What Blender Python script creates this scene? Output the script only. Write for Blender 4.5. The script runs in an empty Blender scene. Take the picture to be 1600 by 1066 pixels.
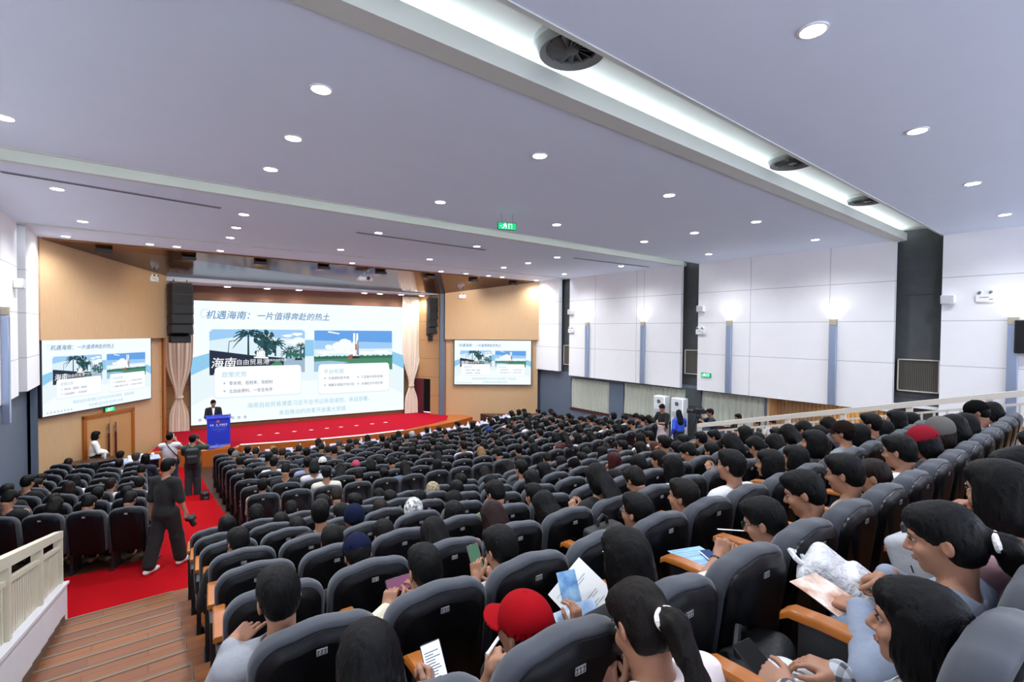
import bpy, bmesh, math, random
import numpy as np
from mathutils import Vector, Matrix, Euler
C = bpy.context.scene.collection
R = math.radians
ZC = 4.70                                   # eye height above the floor in front of the stage
def Z(r): return r + ZC                     # heights below are measured from the eye level

# ------------------------------------------------------------------ camera, world, exposure
scn = bpy.context.scene
cam = bpy.data.cameras.new('camera'); camo = bpy.data.objects.new('camera', cam); C.objects.link(camo)
YAW, PITCH, ROLL = R(37.589), R(1.2573), R(-0.4915)
fw = Vector((math.sin(YAW)*math.cos(PITCH), math.cos(YAW)*math.cos(PITCH), -math.sin(PITCH)))
rt = Vector((math.cos(YAW), -math.sin(YAW), 0)); dn = fw.cross(rt)
r2 = rt*math.cos(ROLL)+dn*math.sin(ROLL); d2 = dn*math.cos(ROLL)-rt*math.sin(ROLL)
camo.matrix_world = Matrix(((r2.x, -d2.x, -fw.x, 0), (r2.y, -d2.y, -fw.y, 0), (r2.z, -d2.z, -fw.z, ZC), (0, 0, 0, 1)))
CAMF, CAMR, CAMD = fw.copy(), r2.copy(), d2.copy()
cam.sensor_width = 36; cam.lens = 36*744.3/1600; cam.clip_start = 0.05; cam.clip_end = 200
scn.camera = camo
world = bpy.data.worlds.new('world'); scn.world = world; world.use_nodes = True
bg = world.node_tree.nodes['Background']; bg.inputs[0].default_value = (0.78, 0.84, 1.0, 1); bg.inputs[1].default_value = WORLD_STRENGTH = 1.0  # bluish world light added as ceiling fill, entering through the open rear
vs = scn.view_settings; vs.view_transform = 'Standard'; vs.look = 'None'; vs.gamma = 1.0; vs.use_curve_mapping = False; vs.exposure = EXPOSURE = 1.9
scn.cycles.max_bounces = 7; scn.cycles.diffuse_bounces = 5; scn.cycles.glossy_bounces = 3; scn.cycles.transmission_bounces = 2
scn.cycles.caustics_reflective = False; scn.cycles.caustics_refractive = False; scn.cycles.sample_clamp_indirect = 6
LAMP_W = 95.0        # ceiling downlights (per lamp)
SCREEN = 0.275         # radiance of the led walls

# ------------------------------------------------------------------ materials
def lin(c):
    return tuple((v/12.92 if v <= 0.04045 else ((v+0.055)/1.055)**2.4) for v in c)
def hexc(h): return lin(tuple(int(h[i:i+2], 16)/255 for i in (0, 2, 4)))
MATS = {}
def mat(name, col, rough=0.6, metal=0.0, emit=0.0, noise=0.0, nscale=8.0, bump=0.0, bscale=60.0, stretch=None, spec=0.5, col2=None, objcol=False, sheen=0.0, coat=0.0):
    if name in MATS: return MATS[name]
    m = bpy.data.materials.new(name); MATS[name] = m; m.use_nodes = True
    nt = m.node_tree; N = nt.nodes; L = nt.links; b = N['Principled BSDF']
    c = hexc(col) if isinstance(col, str) else col
    b.inputs['Base Color'].default_value = (*c, 1); b.inputs['Roughness'].default_value = rough; b.inputs['Metallic'].default_value = metal
    b.inputs['Specular IOR Level'].default_value = spec
    if sheen: b.inputs['Sheen Weight'].default_value = sheen
    if coat: b.inputs['Coat Weight'].default_value = coat; b.inputs['Coat Roughness'].default_value = 0.12
    if emit: b.inputs['Emission Color'].default_value = (*c, 1); b.inputs['Emission Strength'].default_value = emit
    tc = N.new('ShaderNodeTexCoord'); mp = N.new('ShaderNodeMapping'); L.new(tc.outputs['Object'], mp.inputs['Vector'])
    if stretch: mp.inputs['Scale'].default_value = stretch
    src = None
    if objcol:
        oi = N.new('ShaderNodeObjectInfo'); src = oi.outputs['Color']; L.new(src, b.inputs['Base Color'])
    if noise or col2:
        n = N.new('ShaderNodeTexNoise'); n.inputs['Scale'].default_value = nscale; n.inputs['Detail'].default_value = 5; L.new(mp.outputs[0], n.inputs['Vector'])
        mx = N.new('ShaderNodeMix'); mx.data_type = 'RGBA'
        if col2:
            c2 = hexc(col2) if isinstance(col2, str) else col2
            rp = N.new('ShaderNodeMapRange'); rp.inputs[1].default_value = 0.35; rp.inputs[2].default_value = 0.65; L.new(n.outputs['Fac'], rp.inputs[0]); L.new(rp.outputs[0], mx.inputs[0])
            mx.inputs[6].default_value = (*c, 1); mx.inputs[7].default_value = (*c2, 1)
        else:
            L.new(n.outputs['Fac'], mx.inputs[0])
            if src:
                for k, f in ((6, 1-noise), (7, 1+noise)):
                    vm = N.new('ShaderNodeVectorMath'); vm.operation = 'SCALE'; vm.inputs['Scale'].default_value = f; L.new(src, vm.inputs[0]); L.new(vm.outputs[0], mx.inputs[k])
            else:
                mx.inputs[6].default_value = (*[v*(1-noise) for v in c], 1); mx.inputs[7].default_value = (*[v*(1+noise) for v in c], 1)
        L.new(mx.outputs[2], b.inputs['Base Color'])
    if bump:
        n2 = N.new('ShaderNodeTexNoise'); n2.inputs['Scale'].default_value = bscale; n2.inputs['Detail'].default_value = 3; L.new(mp.outputs[0], n2.inputs['Vector'])
        bp = N.new('ShaderNodeBump'); bp.inputs['Strength'].default_value = bump; bp.inputs['Distance'].default_value = 0.02; L.new(n2.outputs['Fac'], bp.inputs['Height']); L.new(bp.outputs[0], b.inputs['Normal'])
    return m
def emat(name, col, strength):
    if name in MATS: return MATS[name]
    m = bpy.data.materials.new(name); MATS[name] = m; m.use_nodes = True; nt = m.node_tree
    b = nt.nodes['Principled BSDF']; c = hexc(col) if isinstance(col, str) else col
    b.inputs['Base Color'].default_value = (0.004, 0.004, 0.004, 1); b.inputs['Roughness'].default_value = 0.6; b.inputs['Specular IOR Level'].default_value = 0.08
    b.inputs['Emission Color'].default_value = (*c, 1); b.inputs['Emission Strength'].default_value = strength
    return m
def panel_mat(name, col, seams_z, seams_y, rough=0.75, groove=0.008, dark=0.55, axis='Y'):
    """painted acoustic panels: a thin dark seam at each listed height and position"""
    m = mat(name, col, rough, noise=0.03, nscale=3, bump=0.05, bscale=220); nt = m.node_tree; N = nt.nodes; L = nt.links; b = N['Principled BSDF']
    g = N.new('ShaderNodeNewGeometry'); sp = N.new('ShaderNodeSeparateXYZ'); L.new(g.outputs['Position'], sp.inputs[0])
    acc = None
    for k, vals in (('Z', seams_z), (axis, seams_y)):
        for v in vals:
            s = N.new('ShaderNodeMath'); s.operation = 'COMPARE'; s.inputs[1].default_value = v; s.inputs[2].default_value = groove; L.new(sp.outputs[k], s.inputs[0])
            if acc is None: acc = s.outputs[0]
            else:
                a = N.new('ShaderNodeMath'); a.operation = 'MAXIMUM'; L.new(acc, a.inputs[0]); L.new(s.outputs[0], a.inputs[1]); acc = a.outputs[0]
    old = b.inputs['Base Color'].links[0].from_socket
    mx = N.new('ShaderNodeMix'); mx.data_type = 'RGBA'; L.new(acc, mx.inputs[0]); L.new(old, mx.inputs[6]); mx.inputs[7].default_value = (*[v*dark for v in hexc(col)], 1); L.new(mx.outputs[2], b.inputs['Base Color'])
    return m
def plank_mat(name, c1, c2, sx, sy, rough=0.3):
    m = mat(name, c1, rough, noise=0.18, nscale=6, stretch=(1, 9, 1), bump=0.04, bscale=40); nt = m.node_tree; N = nt.nodes; L = nt.links; b = N['Principled BSDF']
    tc = N.new('ShaderNodeTexCoord'); br = N.new('ShaderNodeTexBrick'); L.new(tc.outputs['Object'], br.inputs['Vector'])
    br.inputs['Color1'].default_value = (*hexc(c1), 1); br.inputs['Color2'].default_value = (*hexc(c2), 1); br.inputs['Mortar'].default_value = (*[v*0.45 for v in hexc(c1)], 1)
    br.inputs['Scale'].default_value = 1; br.inputs['Brick Width'].default_value = sx; br.inputs['Row Height'].default_value = sy; br.inputs['Mortar Size'].default_value = 0.004; br.inputs['Bias'].default_value = 0.1
    old = b.inputs['Base Color'].links[0].from_socket
    mx = N.new('ShaderNodeMix'); mx.data_type = 'RGBA'; mx.blend_type = 'MIX'; mx.inputs[0].default_value = 0.7; L.new(old, mx.inputs[6]); L.new(br.outputs['Color'], mx.inputs[7]); L.new(mx.outputs[2], b.inputs['Base Color'])
    return m
M_CEIL = mat('ceiling_paint', (0.72, 0.81, 0.97), 0.8, noise=0.02, nscale=2)
M_WHITE = mat('white_paint', 'F0F0F2', 0.6)
M_TRIMGREY = mat('pale_grey_trim', 'C9CDC8', 0.5)
M_COL = mat('dark_grey_plaster', '4A4E50', 0.8, noise=0.25, nscale=4, bump=0.15, bscale=30)
M_LOWWALL = mat('blue_grey_wall', '5F6B7C', 0.7, noise=0.06, nscale=3)
M_VENEER = mat('oak_veneer', 'C8A47C', 0.38, noise=0.14, nscale=5, stretch=(14, 14, .7), spec=0.4)
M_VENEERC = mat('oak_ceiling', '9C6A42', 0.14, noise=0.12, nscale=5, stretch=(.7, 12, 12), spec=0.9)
M_VENEERC.node_tree.nodes['Principled BSDF'].inputs['Specular Tint'].default_value = (.48, .74, 1, 1); M_VENEERC.node_tree.nodes['Principled BSDF'].inputs['Metallic'].default_value = .8  # blue put into the sheen to imitate the screen's bluish reflection
M_TILEWOOD = panel_mat('oak_panels', 'B08B60', [Z(v) for v in (-3.2, -2.3, -1.4, -.5, .4, 1.2)], [], groove=0.012)
M_TRIMWOOD = mat('orange_wood', 'A05C20', 0.3, noise=0.2, nscale=6, stretch=(8, 1, 1), coat=0.3)
M_STAGEWOOD = mat('orange_stage_wood', 'A95A22', 0.35, noise=0.2, nscale=4, stretch=(1, 1, 10), coat=0.2)
M_CARPET = mat('red_carpet', '9A0C14', 0.95, spec=0.05, noise=0.10, nscale=30, bump=0.25, bscale=400)
M_STAGECARPET = mat('red_stage_carpet', 'A01226', 0.95, spec=0.05, noise=0.07, nscale=30, bump=0.2, bscale=400)
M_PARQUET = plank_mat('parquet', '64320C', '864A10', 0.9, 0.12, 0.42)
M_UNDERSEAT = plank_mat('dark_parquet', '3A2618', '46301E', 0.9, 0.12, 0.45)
M_CREAM = mat('cream_metal_paint', 'CFC9B4', 0.4)
M_WHITEMETAL = mat('white_metal_paint', 'D8D0C4', 0.35)
M_PLINTH = mat('white_plaster', 'D5D3D8', 0.65, noise=0.05, nscale=4)
M_SKIRT = mat('brown_skirting', '5A4638', 0.5)
M_BLACK = mat('black_metal', (0.012, 0.012, 0.014), 0.45)
M_BLACKGLOSS = mat('black_glossy_plastic', (0.008, 0.008, 0.01), 0.15)
M_STEEL = mat('brushed_steel', 'A9BAD6', 0.36, metal=0.75, noise=0.08, nscale=6, stretch=(20, 20, 1))
M_CHROME = mat('chrome', 'C8CACC', 0.12, metal=1.0)
M_CURTAIN = mat('beige_curtain', 'DDD2C0', 0.75, noise=0.05, nscale=6, sheen=0.3)
M_CURTAIN2 = mat('pale_green_grey_curtain', 'BFC2B4', 0.8, noise=0.05, nscale=6)
M_MAROON = mat('maroon_panel', '4E0F1E', 0.45, noise=0.05)
M_REDSILL = mat('dark_red_sill', '5A1A20', 0.5)

# ------------------------------------------------------------------ mesh building
class MB:
    def __init__(s): s.v = []; s.f = []; s.m = []
    def add(s, vs, fs, mi=0, M=None):
        o = len(s.v)
        s.v += [tuple(M @ Vector(v)) for v in vs] if M is not None else [tuple(v) for v in vs]
        s.f += [tuple(o+i for i in f) for f in fs]; s.m += [mi]*len(fs)
    def box(s, a, b, mi=0, M=None):
        x0, y0, z0 = [min(p) for p in zip(a, b)]; x1, y1, z1 = [max(p) for p in zip(a, b)]
        s.add([(x0, y0, z0), (x1, y0, z0), (x1, y1, z0), (x0, y1, z0), (x0, y0, z1), (x1, y0, z1), (x1, y1, z1), (x0, y1, z1)],
              [(0, 3, 2, 1), (4, 5, 6, 7), (0, 1, 5, 4), (1, 2, 6, 5), (2, 3, 7, 6), (3, 0, 4, 7)], mi, M)
    def cbox(s, a, b, c=0.01, mi=0, M=None):
        bm = bmesh.new()
        for i in range(8):
            p = [(a, b)[(i >> k) & 1][k] for k in range(3)]; q = [(b, a)[(i >> k) & 1][k] for k in range(3)]
            for k in range(3):
                t = list(p)
                for j in range(3):
                    if j != k: t[j] += c*(1 if q[j] > p[j] else -1)
                bm.verts.new(t)
        bmesh.ops.convex_hull(bm, input=bm.verts[:]); bm.verts.index_update()
        s.add([v.co[:] for v in bm.verts], [[v.index for v in f.verts] for f in bm.faces], mi, M); bm.free()
    def tube(s, pts, r, n=8, mi=0, cap=True, M=None):
        pts = [Vector(p) for p in pts]; rs = r if isinstance(r, (list, tuple)) else [r]*len(pts); vs = []; fs = []
        up = None
        for i, p in enumerate(pts):
            d = (pts[min(i+1, len(pts)-1)]-pts[max(i-1, 0)]).normalized()
            if up is None:
                up = Vector((0, 0, 1)) if abs(d.z) < 0.9 else Vector((1, 0, 0))
            a = d.cross(up).normalized(); up = a.cross(d).normalized()
            for k in range(n):
                t = 2*math.pi*k/n; vs.append(p+(a*math.cos(t)+up*math.sin(t))*rs[i])
        for i in range(len(pts)-1):
            for k in range(n):
                fs.append((i*n+k, i*n+(k+1) % n, (i+1)*n+(k+1) % n, (i+1)*n+k))
        if cap: fs += [tuple(range(n))[::-1], tuple((len(pts)-1)*n+k for k in range(n))]
        s.add(vs, fs, mi, M)
    def lathe(s, prof, n=20, mi=0, M=None, cap=True):
        vs = []; fs = []
        for r, z in prof:
            for k in range(n): vs.append((r*math.cos(2*math.pi*k/n), r*math.sin(2*math.pi*k/n), z))
        for i in range(len(prof)-1):
            for k in range(n): fs.append((i*n+k, i*n+(k+1) % n, (i+1)*n+(k+1) % n, (i+1)*n+k))
        if cap: fs += [tuple(range(n))[::-1], tuple((len(prof)-1)*n+k for k in range(n))]
        s.add(vs, fs, mi, M)
    def ell(s, c, r, mi=0, n=12, M=None):
        prof = [(max(1e-4, math.sin(math.pi*i/n)), -math.cos(math.pi*i/n)) for i in range(n+1)]
        T = Matrix.Translation(c) @ Matrix.Diagonal((r[0], r[1], r[2], 1))
        s.lathe(prof, n*2, mi, (M @ T) if M is not None else T)
    def prism(s, poly, z0, z1, mi=0, M=None):
        n = len(poly)
        s.add([(x, y, z0) for x, y in poly]+[(x, y, z1) for x, y in poly],
              [tuple(range(n))[::-1], tuple(range(n, 2*n))]+[(i, (i+1) % n, n+(i+1) % n, n+i) for i in range(n)], mi, M)
    def loft(s, rings, mi=0, M=None, cap=True):
        n = len(rings[0]); vs = [p for r in rings for p in r]; fs = []
        for i in range(len(rings)-1):
            for k in range(n): fs.append((i*n+k, i*n+(k+1) % n, (i+1)*n+(k+1) % n, (i+1)*n+k))
        if cap: fs += [tuple(range(n))[::-1], tuple((len(rings)-1)*n+k for k in range(n))]
        s.add(vs, fs, mi, M)
    def mesh(s, name, mats, smooth=True, angle=40):
        me = bpy.data.meshes.new(name); me.from_pydata(s.v, [], s.f)
        for m in (mats if isinstance(mats, (list, tuple)) else [mats]): me.materials.append(m)
        me.polygons.foreach_set('material_index', s.m)
        bm = bmesh.new(); bm.from_mesh(me); bmesh.ops.recalc_face_normals(bm, faces=bm.faces[:]); bm.to_mesh(me); bm.free()
        if smooth:
            me.shade_smooth(); me.set_sharp_from_angle(angle=R(angle))
        return me
    def build(s, name, mats, parent=None, smooth=True, angle=40, loc=None, rotz=0):
        return link(name, s.mesh(name, mats, smooth, angle), parent, loc, rotz)
def link(name, me, parent=None, loc=None, rotz=0):
    o = bpy.data.objects.new(name, me); C.objects.link(o)
    if parent is not None: o.parent = parent
    if loc is not None: o.location = loc
    if rotz: o.rotation_euler.z = rotz
    return o
def tag(o, label=None, cat=None, group=None, kind=None):
    if label: o['label'] = label
    if cat: o['category'] = cat
    if group: o['group'] = group
    if kind: o['kind'] = kind
    return o
def thing(name, label, cat, loc=(0, 0, 0), rotz=0, group=None):
    o = bpy.data.objects.new(name, None); C.objects.link(o); o.location = loc; o.rotation_euler.z = rotz; o.empty_display_size = 0.1
    return tag(o, label, cat, group)
def struct(name, mb, mats, smooth=False, label=None):
    o = mb.build(name, mats, smooth=smooth); o['kind'] = 'structure'
    if label: o['label'] = label
    return o
def bx(a, b):
    m = MB(); m.box(a, b); return m
def copy_tree(o, parent=None):
    c = o.copy(); C.objects.link(c)
    if parent is not None: c.parent = parent
    for ch in list(o.children): copy_tree(ch, c)
    return c
ORD = 'zeroth first second third fourth fifth sixth seventh eighth ninth tenth eleventh twelfth thirteenth fourteenth fifteenth sixteenth seventeenth eighteenth nineteenth twentieth twenty-first twenty-second twenty-third twenty-fourth twenty-fifth twenty-sixth'.split()

# ------------------------------------------------------------------ seat grid (rows are arcs around the stage)
SEATS = {}
def seat_add(b, k, j, x, y, top, a): SEATS[b, k, j] = (x, y, Z(top)-1.02, a)      # position on its own floor, turn
CX, CY = 7.1, 30.5
def LR(k): return 22.33-.82*(k-1)
def UY(x, k): return 7.87-.855*k+((x-7)**2-33.64)/150
X0 = {1: .67, 2: .65, 3: .64, 4: .64, 5: .60, 6: .555, 7: .54, 8: .52, 9: .62}
for k in range(1, 10):
    r_ = LR(k); a0 = math.asin((1.56+.02*(k-1)-CX)/r_)
    for j in range(22 if k == 1 else 24):
        a = a0+.512*j/r_; seat_add('L', k, j, CX+r_*math.sin(a), CY-r_*math.cos(a), -2.78-.1*(k-1), a)
    for j in range(4):
        a = math.asin((-.24-.5*j-CX)/r_)
        if k <= 8: seat_add('B', k, j, CX+r_*math.sin(a), CY-r_*math.cos(a), -2.78-.1*(k-1), a)
for k in range(1, 10):
    for j in range(16):
        x = X0[k]+.52*j; seat_add('U', k, j, x, UY(x, k), -2.775+.23*k, (x-7)/75)
def LF(k): return -3.80-.1*(k-1)            # floor of lower row k
def UF(k): return -3.795+.23*k              # floor of raised row k
FRONT = -4.67                               # floor before the stage
STAGE = -4.12
CEIL = 2.37
XL, XR = -2.3, 15.15
# ------------------------------------------------------------------ floors
def terrace_lower(name, x0, x1, m, seg=0.5):
    mb = MB(); n = max(2, int((x1-x0)/seg)+1)
    xs = [x0+(x1-x0)*i/(n-1) for i in range(n)]
    arc = lambda x, r: CY-math.sqrt(r*r-(x-CX)**2)
    for k in range(0, 11):
        # k = 0 is the cross aisle, k = 10 the flat floor in front of the stage
        z = Z(LF(max(k, 1))) if k < 10 else Z(FRONT)
        ya = [8.0 if k == 0 else arc(x, LR(k)+.12+(.0 if k > 1 else 0)) for x in xs]
        yb = [arc(x, LR(k+1)+.12) if k < 10 else 21.5 for x in xs]
        if k == 0: yb = [arc(x, LR(1)+.12) for x in xs]
        vs = [(x, y, z) for x, y in zip(xs, ya)]+[(x, y, z) for x, y in zip(xs, yb)]
        mb.add(vs, [(i, i+1, n+i+1, n+i) for i in range(n-1)])
        zn = Z(LF(max(k+1, 1))) if k < 9 else Z(FRONT)
        if zn < z-1e-4: mb.add([(x, y, z) for x, y in zip(xs, yb)]+[(x, y, zn) for x, y in zip(xs, yb)], [(i, n+i, n+i+1, i+1) for i in range(n-1)])
    return struct(name, mb, m)
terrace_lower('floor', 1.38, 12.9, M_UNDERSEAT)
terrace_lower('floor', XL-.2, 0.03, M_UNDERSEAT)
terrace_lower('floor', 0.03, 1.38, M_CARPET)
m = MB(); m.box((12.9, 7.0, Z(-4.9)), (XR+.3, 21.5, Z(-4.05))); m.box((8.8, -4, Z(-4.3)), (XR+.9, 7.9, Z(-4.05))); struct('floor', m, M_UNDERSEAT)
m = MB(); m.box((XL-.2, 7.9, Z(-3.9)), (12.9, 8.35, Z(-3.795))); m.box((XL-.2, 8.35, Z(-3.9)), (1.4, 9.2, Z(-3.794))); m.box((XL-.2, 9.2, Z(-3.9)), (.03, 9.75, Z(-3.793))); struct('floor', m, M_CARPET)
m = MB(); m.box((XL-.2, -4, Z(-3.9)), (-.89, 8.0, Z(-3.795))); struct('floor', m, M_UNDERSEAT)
# raised block: one wide step per row, half steps on the stairs by the wall
mb = MB(); xs = [.28+(8.8-.28)*i/18 for i in range(19)]
for k in range(1, 13):
    z = Z(UF(k)); yf = [UY(x, k)+.735 for x in xs]; yb = [UY(x, k+1)+.735 for x in xs]; n = len(xs); zl = Z(UF(k-1)) if k > 1 else Z(-3.795)
    mb.add([(x, y, z) for x, y in zip(xs, yb)]+[(x, y, z) for x, y in zip(xs, yf)]+[(x, y, zl) for x, y in zip(xs, yf)], [(i, i+1, n+i+1, n+i) for i in range(n-1)]+[(n+i, n+i+1, 2*n+i+1, 2*n+i) for i in range(n-1)])
    for s_ in (0, -1):
        x = xs[s_]; mb.add([(x, yb[s_], z), (x, yf[s_], z), (x, yf[s_], Z(-4.1)), (x, yb[s_], Z(-4.1))], [(0, 1, 2, 3)])
struct('floor', mb, M_PARQUET)
mb = MB(); nos = MB()
for k in range(1, 13):
    y1 = 7.87-.855*k+.735-.1; z1 = Z(UF(k))
    for h, (yy, zz) in enumerate(((y1+.4275, z1-.115), (y1, z1))):
        mb.box((-.84, yy-.4275, Z(-4.0)), (.28, yy, zz)); nos.box((-.84, yy-.03, zz), (.28, yy+.006, zz+.004))
        if h == 0: nos.box((.272, yy-.4275, zz+.001), (.286, yy, zz+.006))
struct('floor', mb, M_PARQUET); struct('trim_1', nos, mat('stair_nosing', '6A5A48', 0.4, metal=0.2))

# ------------------------------------------------------------------ ceiling
cl = MB()
GAPS = ((2.79, 3.70), (9.14, 9.82))
cl.box((XL-.6, -4, Z(CEIL)), (XR+.6, 2.79, Z(CEIL)+.12)); cl.box((XL-.6, 3.70, Z(CEIL)), (XR+.6, 9.14, Z(CEIL)+.12)); cl.box((XL-.6, 9.82, Z(CEIL)), (XR+.6, 15.5, Z(CEIL)+.12))
cl.box((XL-.6, 15.75, Z(CEIL)+.02), (XR+.6, 17.9, Z(CEIL)+.14))
struct('ceiling', cl, M_CEIL)
cv = MB()
for a, b in GAPS:
    cv.box((XL-.6, a-.05, Z(CEIL)+.27), (XR+.6, b+.3, Z(CEIL)+.35)); cv.box((XL-.6, a-.12, Z(CEIL)+.12), (XR+.6, a-.05, Z(CEIL)+.35)); cv.box((XL-.6, b+.12, Z(CEIL)+.10), (XR+.6, b+.2, Z(CEIL)+.35))
cv.box((XL-.6, 15.4, Z(CEIL)+.3), (XR+.6, 15.9, Z(CEIL)+.36))
struct('ceiling', cv, mat('cove_paint', 'D6DAD6', 0.75))
tr = MB()
for a, b in GAPS:
    tr.box((XL, b-.22 if a < 4 else b-.1, Z(CEIL)-.03), (XR, b+.02, Z(CEIL)+.1)); tr.box((XL, a-.02, Z(CEIL)-.012), (XR, a+.03, Z(CEIL)+.14))
    tr.box((XL, b-.22 if a < 4 else b-.1, Z(CEIL)+.1), (XR, b-.19 if a < 4 else b-.08, Z(CEIL)+.16))
tr.box((XL, 15.46, Z(CEIL)-.03), (XR, 15.52, Z(CEIL)+.1))
struct('trim_2', tr, M_TRIMGREY)
def cove_led(name, y, z, col, st, label):
    o = MB(); o.box((XL+.05, y, z), (XR-.05, y+.05, z+.02)); e = o.build(name, emat(name, col, st), smooth=False); tag(e, label, 'strip light')
cove_led('cove_light', 3.74, Z(CEIL)+.13, (0.90, 0.96, 1.0), 9, 'bright white strip light hidden in the ceiling trough above the raised seats')
cove_led('cove_light', 9.85, Z(CEIL)+.13, (0.60, 0.60, 0.07), 2.2, 'dim yellow-green strip light hidden in the ceiling trough over the red cross aisle')
cove_led('cove_light', 15.62, Z(CEIL)+.13, (0.9, 0.95, 1.0), 4, 'white strip light in the narrow ceiling slot before the stage')

# ------------------------------------------------------------------ side walls
SEAM = [Z(v) for v in (1.35, .32, -.75)]
def bays(side):
    x = XR if side > 0 else XL; d = .15*side; name = 'wall_right' if side > 0 else 'wall_left'
    mw = panel_mat('wall_panel_'+name, 'F1F0F2', SEAM, (1.0, -1.2, 5.15, 7.35, 11.4, 11.75, 13.9))
    m = MB()
    for a, b in ((-4, 2.79), (3.70, 9.14), (9.82, 15.45)): m.box((x, a, Z(-2.0 if side > 0 else -1.58)), (x+d, b, Z(CEIL)))
    m.box((x-.05*side, 16.1, Z(-1.86 if side > 0 else -1.56)), (x+d, 17.85, Z(CEIL)+.02))
    struct(name, m, mw)
    c = MB(); xr = x+.32*side
    for a, b in ((2.79, 3.70), (9.14, 9.82), (15.45, 16.1)): c.box((xr, a-.1, Z(-4.1)), (xr+.2*side, b+.1, Z(CEIL)+.7))
    c.box((xr-.02*side, 2.7, Z(1.0)), (xr, 3.8, Z(1.03))); c.box((xr-.02*side, 9.1, Z(1.0)), (xr, 9.9, Z(1.03)))
    struct(name, c, M_COL)
    s_ = MB(); s_.box((x+.56*side, -4, Z(-2.0)), (x+.6*side, 18.2, Z(CEIL)+.8)); s_.box((x+.14*side, 17.8, Z(-5)), (x+.6*side, 18.2, Z(CEIL)+.3)); s_.box((x, 17.8, Z(-5)), (x+.2*side, 17.95, Z(-1.5))); struct(name, s_, M_LOWWALL)
    return x
bays(1); bays(-1)
# lower wall on the window side, with three curtained windows
m = MB(); xw = XR+.22
WIN = ((13.27, 15.53, -3.5, -2.12), (9.7, 12.52, -3.35, -2.06), (6.95, 9.12, -3.2, -2.03))
ys = [18.0, 15.53, 13.27, 12.52, 9.7, 9.12, 6.95, 6.9]
for a, b in ((18.0, 15.53), (13.27, 12.52), (9.7, 9.12), (6.95, 6.86)): m.box((xw, a, Z(-4.8)), (xw+.2, b, Z(-1.9)))
for a, b, z0, z1 in WIN: m.box((xw, a, Z(-4.8)), (xw+.2, b, Z(z0))); m.box((xw, a, Z(z1)), (xw+.2, b, Z(-1.9)))
struct('wall_right', m, M_LOWWALL)
m = MB(); m.box((xw-.03, 9.12, Z(-4.1)), (xw, 9.7, Z(-2.0))); struct('wall_right', m, M_COL)
for i, (a, b, z0, z1) in enumerate(WIN):
    w = MB(); w.box((xw-.05, a-.02, Z(z0)-.05), (xw+.2, b+.02, Z(z0)))
    for yy in (a, b-.05, (a+b)/2-.025): w.box((xw+.1, yy, Z(z0)), (xw+.16, yy+.05, Z(z1)))
    struct('window_%d' % (i+1), w, M_REDSILL)
    g = MB(); g.box((xw+.17, a, Z(z0)), (xw+.18, b, Z(z1))); g = g.build('pane', mat('dark_glass', (0.03, 0.035, 0.05), 0.08), bpy.data.objects['window_%d' % (i+1)], smooth=False)
    cur = MB(); n = int((b-a)/.028); rows = 7; vs = []; fs = []
    for q in range(rows):
        for t in range(n+1):
            y = a+.02+(b-a-.04)*t/n; u = q/(rows-1)
            ph = 2*math.pi*(b-a)/.19*t/n+.6*math.sin(t*.13+i*2); vs.append((xw+.05+(.034+.01*math.sin(t*.05))*math.sin(ph)*(0.6+.4*u), y+.012*math.sin(ph*.5+q), Z(z1)-.02-(z1-z0-.05)*u))
    for q in range(rows-1):
        for t in range(n): fs.append((q*(n+1)+t, q*(n+1)+t+1, (q+1)*(n+1)+t+1, (q+1)*(n+1)+t))
    cur.add(vs, fs); o = cur.build('curtain', M_CURTAIN2)
    tag(o, ('pale pleated curtain over the window nearest the stage', 'wide pale pleated curtain behind the two tall white cabinets', 'pale pleated curtain behind the video camera')[i], 'curtain', 'window curtains')
# timber lobby wall behind the white railing, warm light from above
m = MB()
for i in range(72): m.box((XR+.75, -1.0+i*.11, Z(-4.1)), (XR+.8, -1.0+i*.11+.096, Z(-1.8)))
m.box((XR+.8, -1.0, Z(-4.1)), (XR+.85, 6.9, Z(-1.8))); m.box((XR+.2, 6.8, Z(-4.1)), (XR+.8, 6.87, Z(-1.8)))
struct('wall_right', m, M_VENEER)
m = MB(); m.box((XR+.15, -1.0, Z(-1.86)), (XR+.85, 6.86, Z(-1.8))); struct('ceiling', m, M_WHITE)
o = MB(); o.box((XR+.45, -.8, Z(-1.9)), (XR+.52, 5.2, Z(-1.87))); tag(o.build('strip_light', emat('warm_led', (1, .72, .22), 9), smooth=False), 'warm strip light above the timber lobby wall beyond the railing', 'strip light')
# other side
m = MB(); m.box((XL-.22, 8.0, Z(-4.9)), (XL-.4, 18.1, Z(-1.5))); m.box((XL-.22, -4, Z(-4.0)), (XL-.4, 8.0, Z(-1.5))); struct('wall_left', m, M_LOWWALL)
m = MB(); m.box((XL-.2, 13.4, Z(-2.95)), (XL-.15, 14.05, Z(-1.66))); m.box((XL-.22, 12.3, Z(-2.95)), (XL-.18, 14.05, Z(-1.6))); struct('window_4', m, mat('dark_blind', '2A2C30', 0.5))
m = MB(); m.box((XL-.22, 12.3, Z(-3.02)), (XL-.1, 14.1, Z(-2.92))); struct('trim_3', m, M_REDSILL)
m = MB(); m.box((XL-.6, -4.1, Z(-4.1)), (XR+.9, -4.0, Z(-1.4))); struct('wall_back', m, M_WHITE)  # stops low, leaving the rear open for the added world fill

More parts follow.
